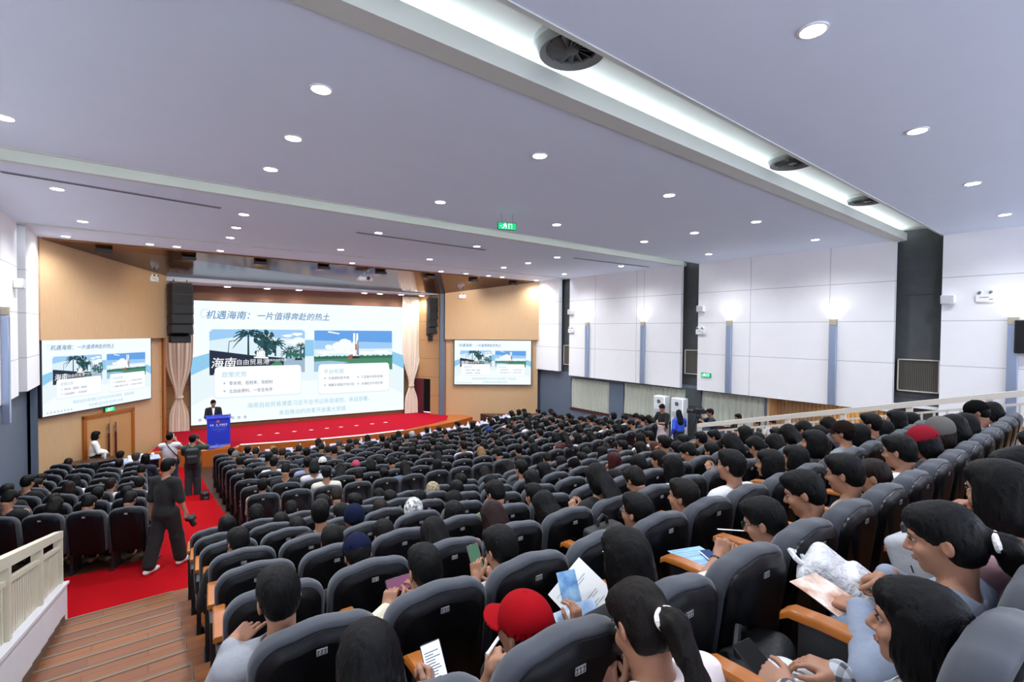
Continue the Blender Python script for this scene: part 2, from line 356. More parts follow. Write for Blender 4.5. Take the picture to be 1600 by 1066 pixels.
# ------------------------------------------------------------------ timber flanks, proscenium ceiling, stage
LA, LB, RA, RB = Vector((-2.3, 17.85, 0)), Vector((.5, 21.2, 0)), Vector((15.15, 17.6, 0)), Vector((11.5, 20.2, 0))
def frame(A, B):
    """local x runs from A to B, local -y looks into the hall"""
    u = (B-A).normalized(); return Matrix.Translation((A.x, A.y, 0)) @ Matrix(((u.x, -u.y, 0, 0), (u.y, u.x, 0, 0), (0, 0, 1, 0), (0, 0, 0, 1)))
FL, FR = frame(LA, LB), frame(RB, RA)
for nm, F, ln, s0 in (('wall_left', FL, 4.37, -.37), ('wall_right', FR, 4.48, -.45)):
    m = MB(); m.box((-.02, -.13, Z(s0)), (ln+.02, .2, Z(2.5)), 0, F); m.box((0, .02, Z(-4.85)), (ln, .2, Z(s0)), 0, F); struct(nm, m, M_VENEER)
m = MB(); m.box((4.3, -.08, Z(-4.2)), (4.39, .2, Z(-.37)), 0, FL); m.box((0.03, -.02, Z(-4.85)), (-.05, .22, Z(-.45)), 0, FR); struct('trim_4', m, M_TRIMWOOD)
# sloping timber ceiling between the flanks, then the white stage ceiling
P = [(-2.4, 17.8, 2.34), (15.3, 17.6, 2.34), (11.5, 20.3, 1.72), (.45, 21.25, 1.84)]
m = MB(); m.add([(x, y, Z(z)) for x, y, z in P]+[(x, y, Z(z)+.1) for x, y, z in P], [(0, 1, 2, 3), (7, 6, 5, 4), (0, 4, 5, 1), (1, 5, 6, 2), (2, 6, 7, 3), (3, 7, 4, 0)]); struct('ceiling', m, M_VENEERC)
m = MB(); m.prism([(.45, 21.22), (11.5, 20.32), (12.6, 21.0), (11.5, 23.6), (-.6, 23.6)], Z(1.69), Z(2.4)); struct('ceiling', m, mat('stage_ceiling', 'C9CEDC', 0.5))
BA, BB = Vector((1.44, 22.97, 0)), Vector((10.03, 21.76, 0)); FB = frame(BA, BB)
m = MB(); m.box((-1.3, .12, Z(STAGE)), (9.4, .3, Z(1.75)), 0, FB); struct('wall_back', m, M_TILEWOOD)
m = MB(); m.box((-.1, -.06, Z(1.08)), (8.75, .12, Z(1.70)), 0, FB); m.box((-.1, -.06, Z(STAGE)), (8.75, .12, Z(-3.93)), 0, FB); struct('trim_5', m, mat('brown_beam', '7A4C2C', 0.45, noise=0.12, nscale=4, stretch=(.6, 8, 8)))
m = MB(); m.box((.45, 21.1, Z(STAGE)), (.35, 23.4, Z(1.8))); struct('wall_left', m, M_TILEWOOD)
SA, SB = Vector((10.55, 21.7, 0)), Vector((11.25, 20.35, 0)); FS = frame(SA, SB)
m = MB(); m.box((-.2, 0, Z(-2.40)), (1.65, .12, Z(1.8)), 0, FS); m.box((1.0, 0, Z(STAGE)), (1.65, .12, Z(-2.4)), 0, FS); struct('wall_right', m, M_TILEWOOD)
m = MB(); m.box((11.25, 20.28, Z(STAGE)), (11.5, 20.34, Z(1.8))); m.box((11.2, 20.2, Z(-4.3)), (11.55, 20.28, Z(1.75))); struct('wall_right', m, M_LOWWALL)
m = MB(); m.box((-.25, .5, Z(STAGE)), (1.2, .6, Z(-2.3)), 0, FS); struct('wall_back', m, mat('backstage_black', (0.006, 0.005, 0.005), 0.9))
d = struct('door_1', bx((0, 0, 0), (.88, .045, 1.7)), M_MAROON); d.matrix_world = FS @ Matrix.Translation((-.25, -.06, Z(STAGE)))
h = MB(); h.cbox((.07, -.03, .78), (.12, 0, .95), .008); h.tube([(.08, -.05, .86), (.2, -.05, .86)], .012); h.build('door_handle', M_CHROME, d)
for k in range(2): s = MB(); s.box((.1, -.006, 1.18+.1*k), (.19, 0, 1.25+.1*k)); s.build('notice', mat('notice_paper', 'B7A8AC', 0.6), d, smooth=False)
# stage
edge = [(0.0, 19.5), (1.2, 19.2), (1.5, 18.85), (2.5, 18.72), (2.6, 19.0), (3.6, 18.66), (5.1, 18.27), (6.7, 18.0), (8.3, 17.95), (9.6, 18.1), (10.9, 18.45), (12.3, 19.0), (12.2, 19.75)]
poly = edge+[(11.4, 20.4), (10.8, 22.3), (0.2, 23.5), (.45, 21.2)]
m = MB(); m.prism(poly, Z(-4.8), Z(STAGE)); struct('floor', m, M_STAGEWOOD)
inner = [(0.15, 19.75), (1.35, 19.4), (1.6, 19.0), (2.45, 18.87), (2.55, 19.12), (3.6, 18.78), (5.1, 18.39), (6.7, 18.12), (8.3, 18.07), (8.9, 18.3), (10.0, 18.62), (10.9, 19.0), (11.45, 19.85), (11.45, 20.4), (10.75, 22.2), (.3, 23.4), (.45, 21.2)]
m = MB(); m.prism(inner, Z(STAGE), Z(STAGE)+.012); struct('floor', m, M_STAGECARPET)
st = MB(); pts = [(2.62, 18.98), (3.6, 18.68), (5.1, 18.29), (6.7, 18.02), (8.35, 17.97)]
st.add([(x, y, Z(STAGE)+.014) for x, y in pts]+[(x, y+.17, Z(STAGE)+.018) for x, y in pts], [(i, i+1, len(pts)+i+1, len(pts)+i) for i in range(len(pts)-1)]); struct('trim_6', st, mat('white_edge_strip', 'E4DCDC', 0.5))
v = MB()
for a in (.35, .62, .89): v.box((1.5+.0+a, 18.83, Z(-4.6)), (1.5+a+.2, 18.73-.01*0, Z(-4.45)))
struct('trim_7', v, M_BLACK)
for i, (x, y) in enumerate(((3.46, 20.38), (4.06, 20.33), (4.69, 20.29), (5.31, 20.21), (5.92, 20.18), (6.47, 20.11), (7.1, 20.04), (7.78, 20.02), (8.38, 19.99))):
    t = MB(); t.box((-.09, -.02, 0), (.09, .02, .004)); t.box((-.02, -.09, .001), (.02, .09, .005))
    tag(t.build('floor_marker', mat('white_tape', 'F0D8DC', 0.5), loc=(x, y, Z(STAGE)+.013), smooth=False), 'white tape cross on the red stage carpet, %s from the podium' % ORD[i+1], 'tape mark', 'tape marks on the stage')
# steps of red carpet beside the stage
m = MB(); m.box((.1, 19.5, Z(-4.8)), (1.25, 19.9, Z(-4.4))); m.box((12.0, 18.9, Z(-4.8)), (12.7, 19.6, Z(-4.4))); struct('floor', m, M_STAGECARPET)
# double door in the timber flank
d2 = struct('door_2', (lambda m: (m.box((1.36, -.015, Z(-4.6)), (2.155, .02, Z(-2.75)), 0, FL), m.box((2.165, -.015, Z(-4.6)), (2.96, .02, Z(-2.75)), 0, FL), m)[-1])(MB()), mat('oak_door', 'BC8E5A', 0.38, noise=0.14, nscale=5, stretch=(12, 12, .7)))
f = MB()
f.box((1.26, -.05, Z(-4.65)), (1.36, .02, Z(-2.66)), 0, FL); f.box((2.96, -.05, Z(-4.65)), (3.06, .02, Z(-2.66)), 0, FL); f.box((1.26, -.05, Z(-2.75)), (3.06, .02, Z(-2.65)), 0, FL)
f.build('door_frame', M_TRIMWOOD, d2, smooth=False)
for x in (2.04, 2.29):
    h = MB(); h.tube([FL @ Vector((x, -.09, Z(-4.1))), FL @ Vector((x, -.09, Z(-3.3)))], .028, 10, 0); h.tube([FL @ Vector((x, -.09, Z(-3.3))), FL @ Vector((x, -.09, Z(-3.0)))], .026, 10, 1)
    for zz in (-3.95, -3.42, -3.15): h.tube([FL @ Vector((x, -.09, Z(zz))), FL @ Vector((x, 0, Z(zz)))], .014, 8, 1)
    h.build('pull_handle', [mat('dark_red_wood', '4A1A16', 0.3), M_CHROME], d2)
# ------------------------------------------------------------------ ceiling fittings
LX = (-1.2, 1.6, 4.45, 7.35, 10.45, 13.55)
dl = []
def downlight(x, y, label, w=1.0, z=CEIL):
    t = thing('downlight', label, 'ceiling light', (x, y, Z(z)), 0, 'recessed ceiling downlights')
    if not dl:
        a = MB(); a.lathe([(.108, -.001), (.108, -.010), (.090, -.013), (.088, .0)], 28, cap=False); ring = a.mesh('trim_ring', M_WHITE)
        b = MB(); b.lathe([(.0005, -.008), (.089, -.006)], 28, cap=False); lens = b.mesh('lamp_disc', emat('downlight_lens', (1, .98, .96), 14))
        l = bpy.data.lights.new('lamp', 'SPOT'); l.energy = LAMP_W; l.spot_size = R(150); l.spot_blend = 1.0; l.shadow_soft_size = .12; l.color = (.90, .95, 1.0)
        dl.extend((ring, lens, l))
    link('trim_ring', dl[0], t); link('lamp_disc', dl[1], t); o = link('lamp', dl[2], t); o.location.z = -.03
    return t
rows = ((17.2, (-1.65, .12, .75, 1.85, 5.93, 9.56, 10.76, 11.91, 12.66, 14.66)), (14.4, (-1.1, 1.77, 4.62, 7.57, 10.67, 13.8)), (12.9, (1.71, 10.61)), (11.3, (-1.18, 1.64, 4.54, 7.42, 10.5, 13.65)), (7.85, (-1.26, 1.49, 4.34, 7.27, 10.39, 13.53)), (6.4, (1.47, 10.38)), (4.93, (-1.3, 1.39, 4.24, 7.2, 10.34, 13.46)), (1.57, (-1.3, 1.4, 4.15, 7.14, 10.29, 13.43)))
for ri, (y, xs) in enumerate(rows):
    for xi, x in enumerate(xs):
        if y < 5 and x < 1.3 and y < 2: pass
        downlight(x, y, 'round ceiling downlight, %s from the window side, %s line from the stage' % (ORD[len(xs)-xi], ORD[ri+1]), z=CEIL if y < 17 else CEIL+.02)
# flood lamps under the timber ceiling
fl = None
for i, (x, y) in enumerate(((-.93, 18.1), (1.1, 18.1), (3.1, 17.95), (5.15, 17.9), (7.3, 17.9), (9.45, 17.9), (11.6, 17.9), (13.8, 17.85))):
    zz = 2.335-.16*(y-17.8)
    lab = 'black flood lamp on a bracket under the timber ceiling, %s from the curtained window side' % ORD[8-i]
    if fl is None:
        fl = thing('flood_lamp', lab, 'stage light', (x, y, Z(zz)), 0, 'flood lamps under the timber ceiling')
        a = MB(); a.cbox((-.19, -.12, -.16), (.19, .14, -.06), .015); a.build('housing', M_BLACK, fl)
        a = MB(); a.tube([(-.17, 0, -.1), (-.17, 0, .01), (.17, 0, .01), (.17, 0, -.1)], .012, 6); a.build('bracket', M_BLACK, fl)
        a = MB(); a.box((-.17, .141, -.15), (.17, .145, -.07)); a.build('lens', mat('lamp_glass', '55503F', 0.1), fl, smooth=False)
        l = bpy.data.lights.new('flood', 'SPOT'); l.energy = 42; l.spot_size = R(125); l.spot_blend = .9; l.shadow_soft_size = .1; l.color = (1, .90, .78); q = link('lamp', l, fl); q.location = (0, .18, -.12); q.rotation_euler.x = R(52)
    else:
        c = copy_tree(fl); c.location = (x, y, Z(zz)); c['label'] = lab
    if i in (0, 7):
        for q in [q for q in (fl if i == 0 else c).children if q.type == 'LIGHT' and i == 7]: bpy.data.objects.remove(q)
for q in [q for q in fl.children if q.type == 'LIGHT']: bpy.data.objects.remove(q)
for nm, xs in (('d', (2.6, 4.0, 5.2, 7.9, 8.6, 9.6, 10.6)),):
    for i, x in enumerate(xs):
        t = thing('stage_lamp', 'small white lamp in the stage ceiling above the big screen, %s from the window side' % ORD[7-i], 'stage light', (x, 22.2-.13*(x-1), Z(1.69)), 0, 'small lamps above the big screen')
        a = MB(); a.cbox((-.14, -.1, -.05), (.14, .1, 0), .012); a.build('housing', M_WHITE, t)
        a = MB(); a.box((-.1, -.07, -.056), (.1, .07, -.05)); a.build('lamp_disc', emat('stage_lamp_lens', (1, .95, .88), 6), t, smooth=False)
        l = bpy.data.lights.get('stage_spot') or bpy.data.lights.new('stage_spot', 'SPOT'); l.energy = 60; l.spot_size = R(120); l.spot_blend = .9; l.shadow_soft_size = .08; l.color = (1, .94, .90); q = link('lamp', l, t); q.location = (0, 0, -.07); q.rotation_euler.x = R(12)
# projector
t = thing('projector', 'white projector hanging from the timber ceiling by a pole', 'projector', (6.75, 18.2, Z(2.25)))
a = MB(); a.cbox((-.28, -.2, -.36), (.28, .22, -.2), .03); a.build('body', M_WHITE, t)
a = MB(); a.tube([(0, 0, -.2), (0, 0, .02)], .022, 10); a.lathe([(.09, .0), (.09, .02)], 16); a.tube([(-.2, 0, -.2), (0, 0, -.08), (.2, 0, -.2)], .01, 6); a.build('ceiling_pole', M_WHITE, t)
a = MB(); a.lathe([(.07, 0), (.065, .05), (.05, .055)], 18, 0, Matrix.Translation((.08, -.19, -.28)) @ Matrix.Rotation(R(90), 4, 'X')); a.build('lens', M_BLACKGLOSS, t)
# exit signs
M_EXIT = emat('exit_green', (.01, .42, .16), .5); M_EXITW = emat('exit_white', (.75, 1, .85), .6)
def exit_sign(M, label, rod=False, w=.36):
    t = thing('exit_sign', label, 'exit sign'); t.matrix_world = M
    a = MB(); a.cbox((-w/2, -.015, -.075), (w/2, .015, .075), .006); a.build('case', mat('exit_case', '0B4A2A', 0.4), t)
    a = MB(); a.box((-w/2+.01, -.018, -.065), (w/2-.01, -.016, .065), 0)
    # running figure and doorway
    for p in ([(-.11, -.05), (-.06, -.01), (-.05, .03)], [(-.05, .03), (-.02, -.01), (-.03, -.05)], [(-.09, .02), (-.05, .03), (-.01, .015)]):
        a.tube([(x, -.022, z) for x, z in p], .008, 6, 1)
    a.ell((-.045, -.021, .05), (.011, .004, .011), 1, 8); a.box((.03, -.022, -.05), (.10, -.019, .05), 1); a.box((.042, -.0235, -.05), (.09, -.0221, .04), 0)
    a.tube([(-.15, -.021, 0), (-.12, -.021, 0)], .006, 6, 1); a.build('pictogram', [M_EXIT, M_EXITW], t)
    if rod:
        for x in (-.12, .12): a = MB(); a.tube([(x, 0, .07), (x, 0, .28)], .006, 6); a.build('rod', M_STEEL, t)
exit_sign(Matrix.Translation((5.85, 7.8, Z(2.12))) @ Matrix.Rotation(R(-20), 4, 'Z'), 'green exit sign hanging from the ceiling on two rods', True, .4)
exit_sign(FL @ Matrix.Translation((2.14, -.03, Z(-2.575))), 'green exit sign above the oak double door')
exit_sign(Matrix.Translation((XR-.02, 8.8, Z(-1.46))) @ Matrix.Rotation(R(-90), 4, 'Z'), 'green exit sign low on the white panelled wall')
# twin emergency lamps
def emergency(M, label):
    t = thing('emergency_light', label, 'emergency light'); t.matrix_world = M
    a = MB(); a.cbox((-.17, -.06, -.1), (.17, 0, .08), .012); a.build('case', M_WHITE, t)
    for s in (-1, 1):
        a = MB(); a.ell((s*.09, -.05, .12), (.055, .05, .05), 0, 10); a.ell((s*.09, -.085, .12), (.035, .02, .035), 1, 8); a.build('lamp_head', [M_WHITE, mat('lamp_reflector', '8C8F92', 0.2, metal=.6)], t)
    a = MB(); a.box((-.1, -.062, .0), (.05, -.0602, .012)); a.box((.06, -.062, -.05), (.12, -.0602, -.035)); a.build('marking', M_BLACK, t, smooth=False)
emergency(FL @ Matrix.Translation((3.78, -.14, Z(1.68))), 'white twin-head emergency light high on the timber flank above the oak door')
emergency(FR @ Matrix.Translation((.8, -.14, Z(1.62))), 'white twin-head emergency light high on the timber flank above the far small screen')
RW = lambda y, z: Matrix.Translation((XR-.005, y, Z(z))) @ Matrix.Rotation(R(-90), 4, 'Z')
emergency(RW(9.02, .02), 'white twin-head emergency light beside the dark recess over the cross aisle')
emergency(RW(2.03, .84), 'white twin-head emergency light beside the black television')
emergency(RW(15.3, .02), 'white twin-head emergency light by the recess nearest the stage')
def wallspk(M, label):
    t = thing('wall_speaker', label, 'speaker', group=None); t.matrix_world = M
    a = MB(); a.cbox((-.13, -.16, -.11), (.13, 0, .11), .02); a.build('case', M_WHITE, t)
    a = MB(); a.box((-.11, -.165, -.09), (.11, -.161, .09)); a.build('grille', mat('pale_grille', 'C9C9CE', 0.7), t, smooth=False)
wallspk(RW(9.0, .8), 'small white wall speaker beside the recess over the cross aisle')
wallspk(RW(2.66, .82), 'small white wall speaker above the raised seats near the front grille recess')
wallspk(RW(15.3, .85), 'small white wall speaker by the recess nearest the stage')
wallspk(Matrix.Translation((XL+.005, 15.1, Z(.95))) @ Matrix.Rotation(R(90), 4, 'Z'), 'small white wall speaker opposite the curtained windows')
# uplights on the walls
def sconce(x, y, side, label):
    t = thing('wall_sconce', label, 'wall light', (x, y, 0), 0, 'tall steel wall uplights'); s = -side
    a = MB(); a.cbox((0, -.085, Z(-1.98)), (s*.11, .085, Z(.22)), .006); a.build('bar', M_STEEL, t)
    a = MB(); a.cbox((0, -.085, Z(.222)), (s*.11, .085, Z(.40)), .008); a.build('cap', mat('sconce_cap', 'B9B09C', 0.5), t)
    a = MB(); a.box((s*.015, -.07, Z(.402)), (s*.095, .07, Z(.408))); a.build('lamp_disc', emat('sconce_lens', (1, .98, .96), 5), t, smooth=False)
    l = bpy.data.lights.new('lamp', 'SPOT'); l.energy = 3.5; l.spot_size = R(140); l.spot_blend = .8; l.shadow_soft_size = .05; l.color = (1, .97, .95)
    o = link('lamp', l, t); o.location = (s*.10, 0, Z(.45)); o.rotation_euler = (math.pi, 0, 0)
for i, y in enumerate((14.3, 11.4, 8.0, 5.03, 1.58)):
    sconce(XR, y, 1, 'tall steel wall uplight on the window-side wall, %s from the stage' % ORD[i+1])
    sconce(XL, y-(.4 if i == 0 else 0), -1, 'tall steel wall uplight on the wall without curtains, %s from the stage' % ORD[i+1])
# framed grilles in the dark recesses
for y0, y1, z0, z1, lab in ((2.83, 3.66, -1.46, -.64, 'white framed dark grille in the big recess above the railing'), (9.18, 9.78, -1.5, -.63, 'white framed dark grille in the recess over the cross aisle'), (15.5, 16.05, -1.55, -.65, 'white framed dark grille in the recess nearest the stage')):
    t = thing('wall_grille', lab, 'grille', (XR+.25, (y0+y1)/2, Z((z0+z1)/2))); hy, hz = (y1-y0)/2, (z1-z0)/2
    a = MB()
    for s in (-1, 1): a.box((-.03, s*hy, -hz), (.02, s*(hy-.025), hz)); a.box((-.03, -hy, s*hz), (.02, hy, s*(hz-.025)))
    a.build('frame', M_WHITEMETAL, t, smooth=False)
    a = MB(); n = 22
    for k in range(n): yy = -hy+.03+(2*hy-.06)*k/(n-1); a.box((0, yy-.006, -hz+.02), (.015, yy+.006, hz-.02))
    a.box((.03, -hy, -hz), (.04, hy, hz)); a.build('slats', mat('grille_slats', '6A675E', 0.6), t, smooth=False)
# round air diffusers in the trough
for i, x in enumerate((3.1, 7.72, 11.03)):
    t = thing('air_diffuser', 'round grey air diffuser in the ceiling trough, %s from the stairs' % ORD[i+1], 'air vent', (x, 3.16, Z(CEIL)+.25), 0, 'round air diffusers in the trough')
    a = MB(); a.lathe([(.36, .02), (.36, -.04), (.30, -.09), (.24, -.05), (.235, .01)], 36, cap=False); a.build('ring', mat('diffuser_grey', '8B9090', 0.45), t)
    a = MB(); a.lathe([(.0005, -.03), (.24, -.03)], 30, cap=False); a.build('backing', M_BLACK, t)
    a = MB()
    for k in range(14):
        M = Matrix.Rotation(2*math.pi*k/14, 4, 'Z') @ Matrix.Translation((.15, 0, -.045)) @ Matrix.Rotation(R(38), 4, 'X'); a.box((-.09, -.03, -.003), (.085, .03, .003), 0, M)
    a.lathe([(.0005, -.085), (.055, -.08), (.06, -.03)], 18); a.build('vanes', mat('vane_grey', '6F7678', 0.4, metal=.4), t)
for i, (a, b) in enumerate((((-1.75, 10.6), (1.2, 11.0)), ((4.1, 11.6), (7.95, 11.65)), ((11.0, 11.05), (14.6, 10.8)))):
    p, q = Vector((*a, 0)), Vector((*b, 0)); F = frame(p, q); m = MB(); L_ = (q-p).length; m.box((0, -.05, Z(CEIL)-.012), (L_, .05, Z(CEIL)+.01), 0, F)
    for k in (-.02, .02): m.box((.02, k-.008, Z(CEIL)-.016), (L_-.02, k+.008, Z(CEIL)-.011), 1, F)
    tag(m.build('linear_air_vent', [mat('vent_grey', '8E90A4', 0.5), M_BLACK], smooth=False), 'long thin grey air slot in the ceiling, %s from the stairs side' % ORD[i+1], 'air vent', 'linear air slots')
# television at the edge of the view
t = thing('television', 'black wall television at the end of the white panelled wall', 'television', (XR-.12, .95, Z(-.04)))
a = MB(); a.cbox((-.06, -.6, -.36), (0, .6, .36), .012); a.build('case', M_BLACK, t); a = MB(); a.box((-.063, -.58, -.34), (-.061, .58, .34)); a.build('screen_glass', M_BLACKGLOSS, t, smooth=False)
a = MB(); a.box((0, -.1, -.1), (.115, .1, .1)); a.build('bracket', M_BLACK, t, smooth=False)

# ------------------------------------------------------------------ hanging line arrays
def line_array(x, y, rz, label, n=5):
    t = thing('line_array', label, 'loudspeaker', (x, y, Z(1.66)), rz)
    a = MB(); a.box((-.3, -.25, -.10), (.3, .2, -.05)); a.tube([(-.2, 0, -.05), (-.2, 0, .06)], .015, 6); a.tube([(.2, 0, -.05), (.2, 0, .06)], .015, 6); a.build('flying_frame', M_BLACK, t)
    z = -.12; yy = 0.0; ang = 0
    for k in range(n):
        M = Matrix.Translation((0, yy, z)) @ Matrix.Rotation(-ang, 4, 'X')
        b = MB(); b.loft([[M @ Vector(p) for p in ((-.36, .22, s), (.36, .22, s), (.38, -.10, s*1.0), (.30, -.28, s), (-.30, -.28, s), (-.38, -.10, s))] for s in (-.355, -.005)])
        c = b.build('cabinet', mat('speaker_black', (0.005, 0.006, 0.009), 0.55), t, smooth=False)
        g = MB(); g.box((-.29, -.295, -.335), (.29, -.281, -.025), 0, M); g.build('grille', mat('speaker_grille', (0.007, 0.008, 0.011), 0.75), c, smooth=False)
        dz = .36*math.cos(ang); z -= dz; yy -= -.36*math.sin(ang)*0.6; ang += R(3.2)
    b = MB(); b.cbox((-.3, -.2+yy, z-.30), (.3, .2+yy, z-.04), .02); b.build('monitor_box', mat('speaker_black', (0.005, 0.006, 0.009), 0.55), t)
line_array(1.0, 20.75, R(10), 'black hanging line array loudspeaker over the curtain near the oak door')
line_array(11.2, 20.75, R(-12), 'black hanging line array loudspeaker over the maroon stage door')

# ------------------------------------------------------------------ stage curtains, tied in the middle
def stage_curtain(x0, x1, ztop, ztie, label):
    m = MB(); rows_, n = 40, 90; vs = []; fs = []; zb = STAGE+.03
    for q in range(rows_+1):
        zz = ztop+(zb-ztop)*q/rows_
        t = (zz-ztie); w = .26+.74*(1-math.exp(-(t/(.9 if t > 0 else .5))**2)) if t > 0 else .26+.46*(1-math.exp(-(t/.45)**2))
        for k in range(n+1):
            u = k/n-.5; ph = u*2*math.pi*7
            vs.append(((x0+x1)/2+u*(x1-x0)*w, -.26+.012*math.sin(ph+.5*math.sin(ph*.37))*(0.5+.5*w)-.015*math.cos(ph*.5+q*.05), Z(zz)))
    for q in range(rows_):
        for k in range(n): fs.append((q*(n+1)+k, q*(n+1)+k+1, (q+1)*(n+1)+k+1, (q+1)*(n+1)+k))
    m.add(vs, fs, 0, FB); t = thing('stage_curtain', label, 'curtain', (0, 0, 0), 0, None); m.build('drape', M_CURTAIN, t)
    b = MB(); b.lathe([((x1-x0)*.15, -.05), ((x1-x0)*.16, 0), ((x1-x0)*.15, .05)], 20, 0, FB @ Matrix.Translation(((x0+x1)/2, -.27, Z(ztie))) @ Matrix.Diagonal((1, .6, 1, 1)), cap=False); b.build('tie_band', M_CURTAIN, t)
stage_curtain(-.85, .1, 1.6, -2.72, 'beige stage curtain tied in the middle, beside the podium')
stage_curtain(8.55, 9.45, 1.6, -2.72, 'beige stage curtain tied in the middle, beside the maroon stage door')

# ------------------------------------------------------------------ led walls and the slide on them
def text_mesh(mb, body, x, y, size, mi, lay, bold=0.0, shear=0.0, width=None, align='LEFT', rag=0):
    cu = bpy.data.curves.new('t', 'FONT'); cu.body = body; cu.size = size; cu.align_x = align; cu.resolution_u = 2; cu.shear = shear; cu.offset = bold
    ob = bpy.data.objects.new('t', cu); C.objects.link(ob)
    dg = bpy.context.evaluated_depsgraph_get(); me = bpy.data.meshes.new_from_object(ob.evaluated_get(dg))
    co = np.array([v.co[:] for v in me.vertices]) if me.vertices else np.zeros((0, 3)); fs = [tuple(p.vertices) for p in me.polygons]
    bpy.data.objects.remove(ob); bpy.data.curves.remove(cu); bpy.data.meshes.remove(me)
    if not len(co): return
    sx = 1
    if width:
        w = co[:, 0].max()-co[:, 0].min(); sx = width/w
    if align == 'LEFT': co[:, 0] -= co[:, 0].min()
    mb.add([(x+c[0]*sx, -lay, y+c[1]) for c in co], fs, mi)
def rrect(x0, y0, x1, y1, r, n=5):
    o = []
    for cx, cy, a in ((x1-r, y1-r, 0), (x0+r, y1-r, 90), (x0+r, y0+r, 180), (x1-r, y0+r, 270)):
        o += [(cx+r*math.cos(R(a+90*i/n)), cy+r*math.sin(R(a+90*i/n))) for i in range(n+1)]
    return o
SL = dict(white=(.90, .97, 1.0), card=(.97, .985, 1.0), pale=(.74, .89, .96), band=(.28, .60, .86), title=(.10, .27, .50), navy=(.06, .12, .22), teal=(.33, .60, .72), sky1=(.13, .36, .80), sky2=(.34, .60, .90), sky3=(.72, .87, .95), cloud=(.93, .95, .96), tree=(.01, .05, .06), tree2=(.02, .09, .10), wall=(.02, .03, .06), grass=(.07, .26, .15), grass2=(.04, .16, .11), water=(.35, .55, .75), road=(.35, .48, .62), red=(.55, .08, .05), grey=(.25, .31, .38), line=(.80, .91, .95))
SK = list(SL)
SMATS = [emat('slide_'+k, SL[k], SCREEN) for k in SK]
si = {k: i for i, k in enumerate(SK)}
def slide():
    mb = MB(); rnd = random.Random(3)
    def poly(p, c, lay): mb.add([(x, -lay, z) for x, z in p], [tuple(range(len(p)))], si[c])
    poly([(0, 0), (16, 0), (16, 9), (0, 9)], 'white', 0)
    # blue wave band with pale hills below it
    poly([(0, 3.6), (1.5, 4.35), (4, 4.9), (8, 4.85), (12, 4.9), (14.5, 4.35), (16, 3.6), (16, 4.75), (14.5, 5.3), (12, 6.0), (8, 6.15), (4, 6.0), (1.5, 5.3), (0, 4.85)], 'band', .01)
    poly([(0, 1.4), (2, 2.4), (5, 2.9), (8, 2.9), (11, 2.9), (14, 2.4), (16, 1.4), (16, 3.6), (14.5, 4.35), (12, 4.9), (8, 4.85), (4, 4.9), (1.5, 4.35), (0, 3.6)], 'line', .01)
    for i in range(5):
        a = R(60+i*40); poly([(.95+.38*math.cos(a+t)*s, 8.05+.38*math.sin(a+t)*s) for t, s in ((0, 1), (.35, 1.05), (.7, 1), (.7, .7), (.35, .62), (0, .7))], 'pale', .012)
    text_mesh(mb, '机遇海南：', .95, 7.74, .66, si['title'], .02, 0, .22)
    text_mesh(mb, '机遇海南：', .965, 7.755, .66, si['title'], .021, 0, .22); text_mesh(mb, '一片值得奔赴的热土', 4.365, 7.755, .62, si['title'], .021, 0, .22, 5.3)
    text_mesh(mb, '一片值得奔赴的热土', 4.35, 7.74, .62, si['title'], .02, 0, .22, 5.3)
    def clip(p, x0, y0, x1, y1):
        for ax, v, s in ((0, x0, 1), (0, x1, -1), (1, y0, 1), (1, y1, -1)):
            q = []
            for i in range(len(p)):
                a, b = p[i-1], p[i]; da, db = (a[ax]-v)*s, (b[ax]-v)*s
                if (da >= 0) != (db >= 0): t = da/(da-db); q.append((a[0]+(b[0]-a[0])*t, a[1]+(b[1]-a[1])*t))
                if db >= 0: q.append(b)
            p = q
            if not p: return p
        return p
    B1 = (1.17, 3.58, 7.76, 6.94); B2 = (8.45, 3.58, 14.94, 6.95)
    def cp(p, c, lay, B):
        p = clip(p, *B)
        if len(p) > 2: poly(p, c, lay)
    # photograph 1: gate with palms
    poly(rrect(*B1, .22), 'sky3', .02)
    cp([(1.17, 6.1), (3, 6.4), (7.76, 6.2), (7.76, 6.8), (7.5, 6.94), (1.4, 6.94), (1.17, 6.7)], 'sky2', .024, B1)
    for k in range(14): x = 4.6+rnd.random()*3; z = 5.7+rnd.random()*.9; cp([(x+.5*math.cos(a)*rnd.uniform(.6, 1), z+.16*math.sin(a)*rnd.uniform(.6, 1)) for a in [R(30*i) for i in range(12)]], 'cloud', .028+.0004*k, B1)
    cp([(1.17, 3.58), (1.17, 5.42), (3.9, 5.0), (6.2, 4.75), (6.2, 3.58)], 'wall', .04, B1)
    cp([(5.4, 3.58), (5.9, 4.75), (7.76, 4.9), (7.76, 3.58)], 'road', .036, B1); cp([(5.2, 4.2), (5.8, 4.6), (6.1, 4.3), (6.0, 3.9), (5.3, 3.9)], 'grass', .042, B1)
    def frond(x, z, a, L, w, c, lay):
        pts = []; n = 7
        for i in range(n): t = i/(n-1); pts.append((x+math.cos(a)*L*t, z+math.sin(a)*L*t-L*.55*t*t, w*math.sin(math.pi*min(1, .15+.85*t))**.7))
        up = [(p[0], p[1]+p[2]*.3) for p in pts]; dnw = [(p[0]+(.0 if i % 2 else .03), p[1]-p[2]*(1 if i % 2 else .35)) for i, p in enumerate(pts)]
        for i in range(n-1): cp([up[i], up[i+1], dnw[i+1], dnw[i]], c, lay, B1)
    def palm(x, z0, z1, L, n, c, lay, w=.14):
        cp([(x-.07, z0), (x+.07, z0), (x+.05, z1), (x-.05, z1)], c, lay, B1)
        for k in range(n): frond(x, z1, R(-25+230*k/(n-1)), L*rnd.uniform(.8, 1.1), w, c, lay+.0005*k)
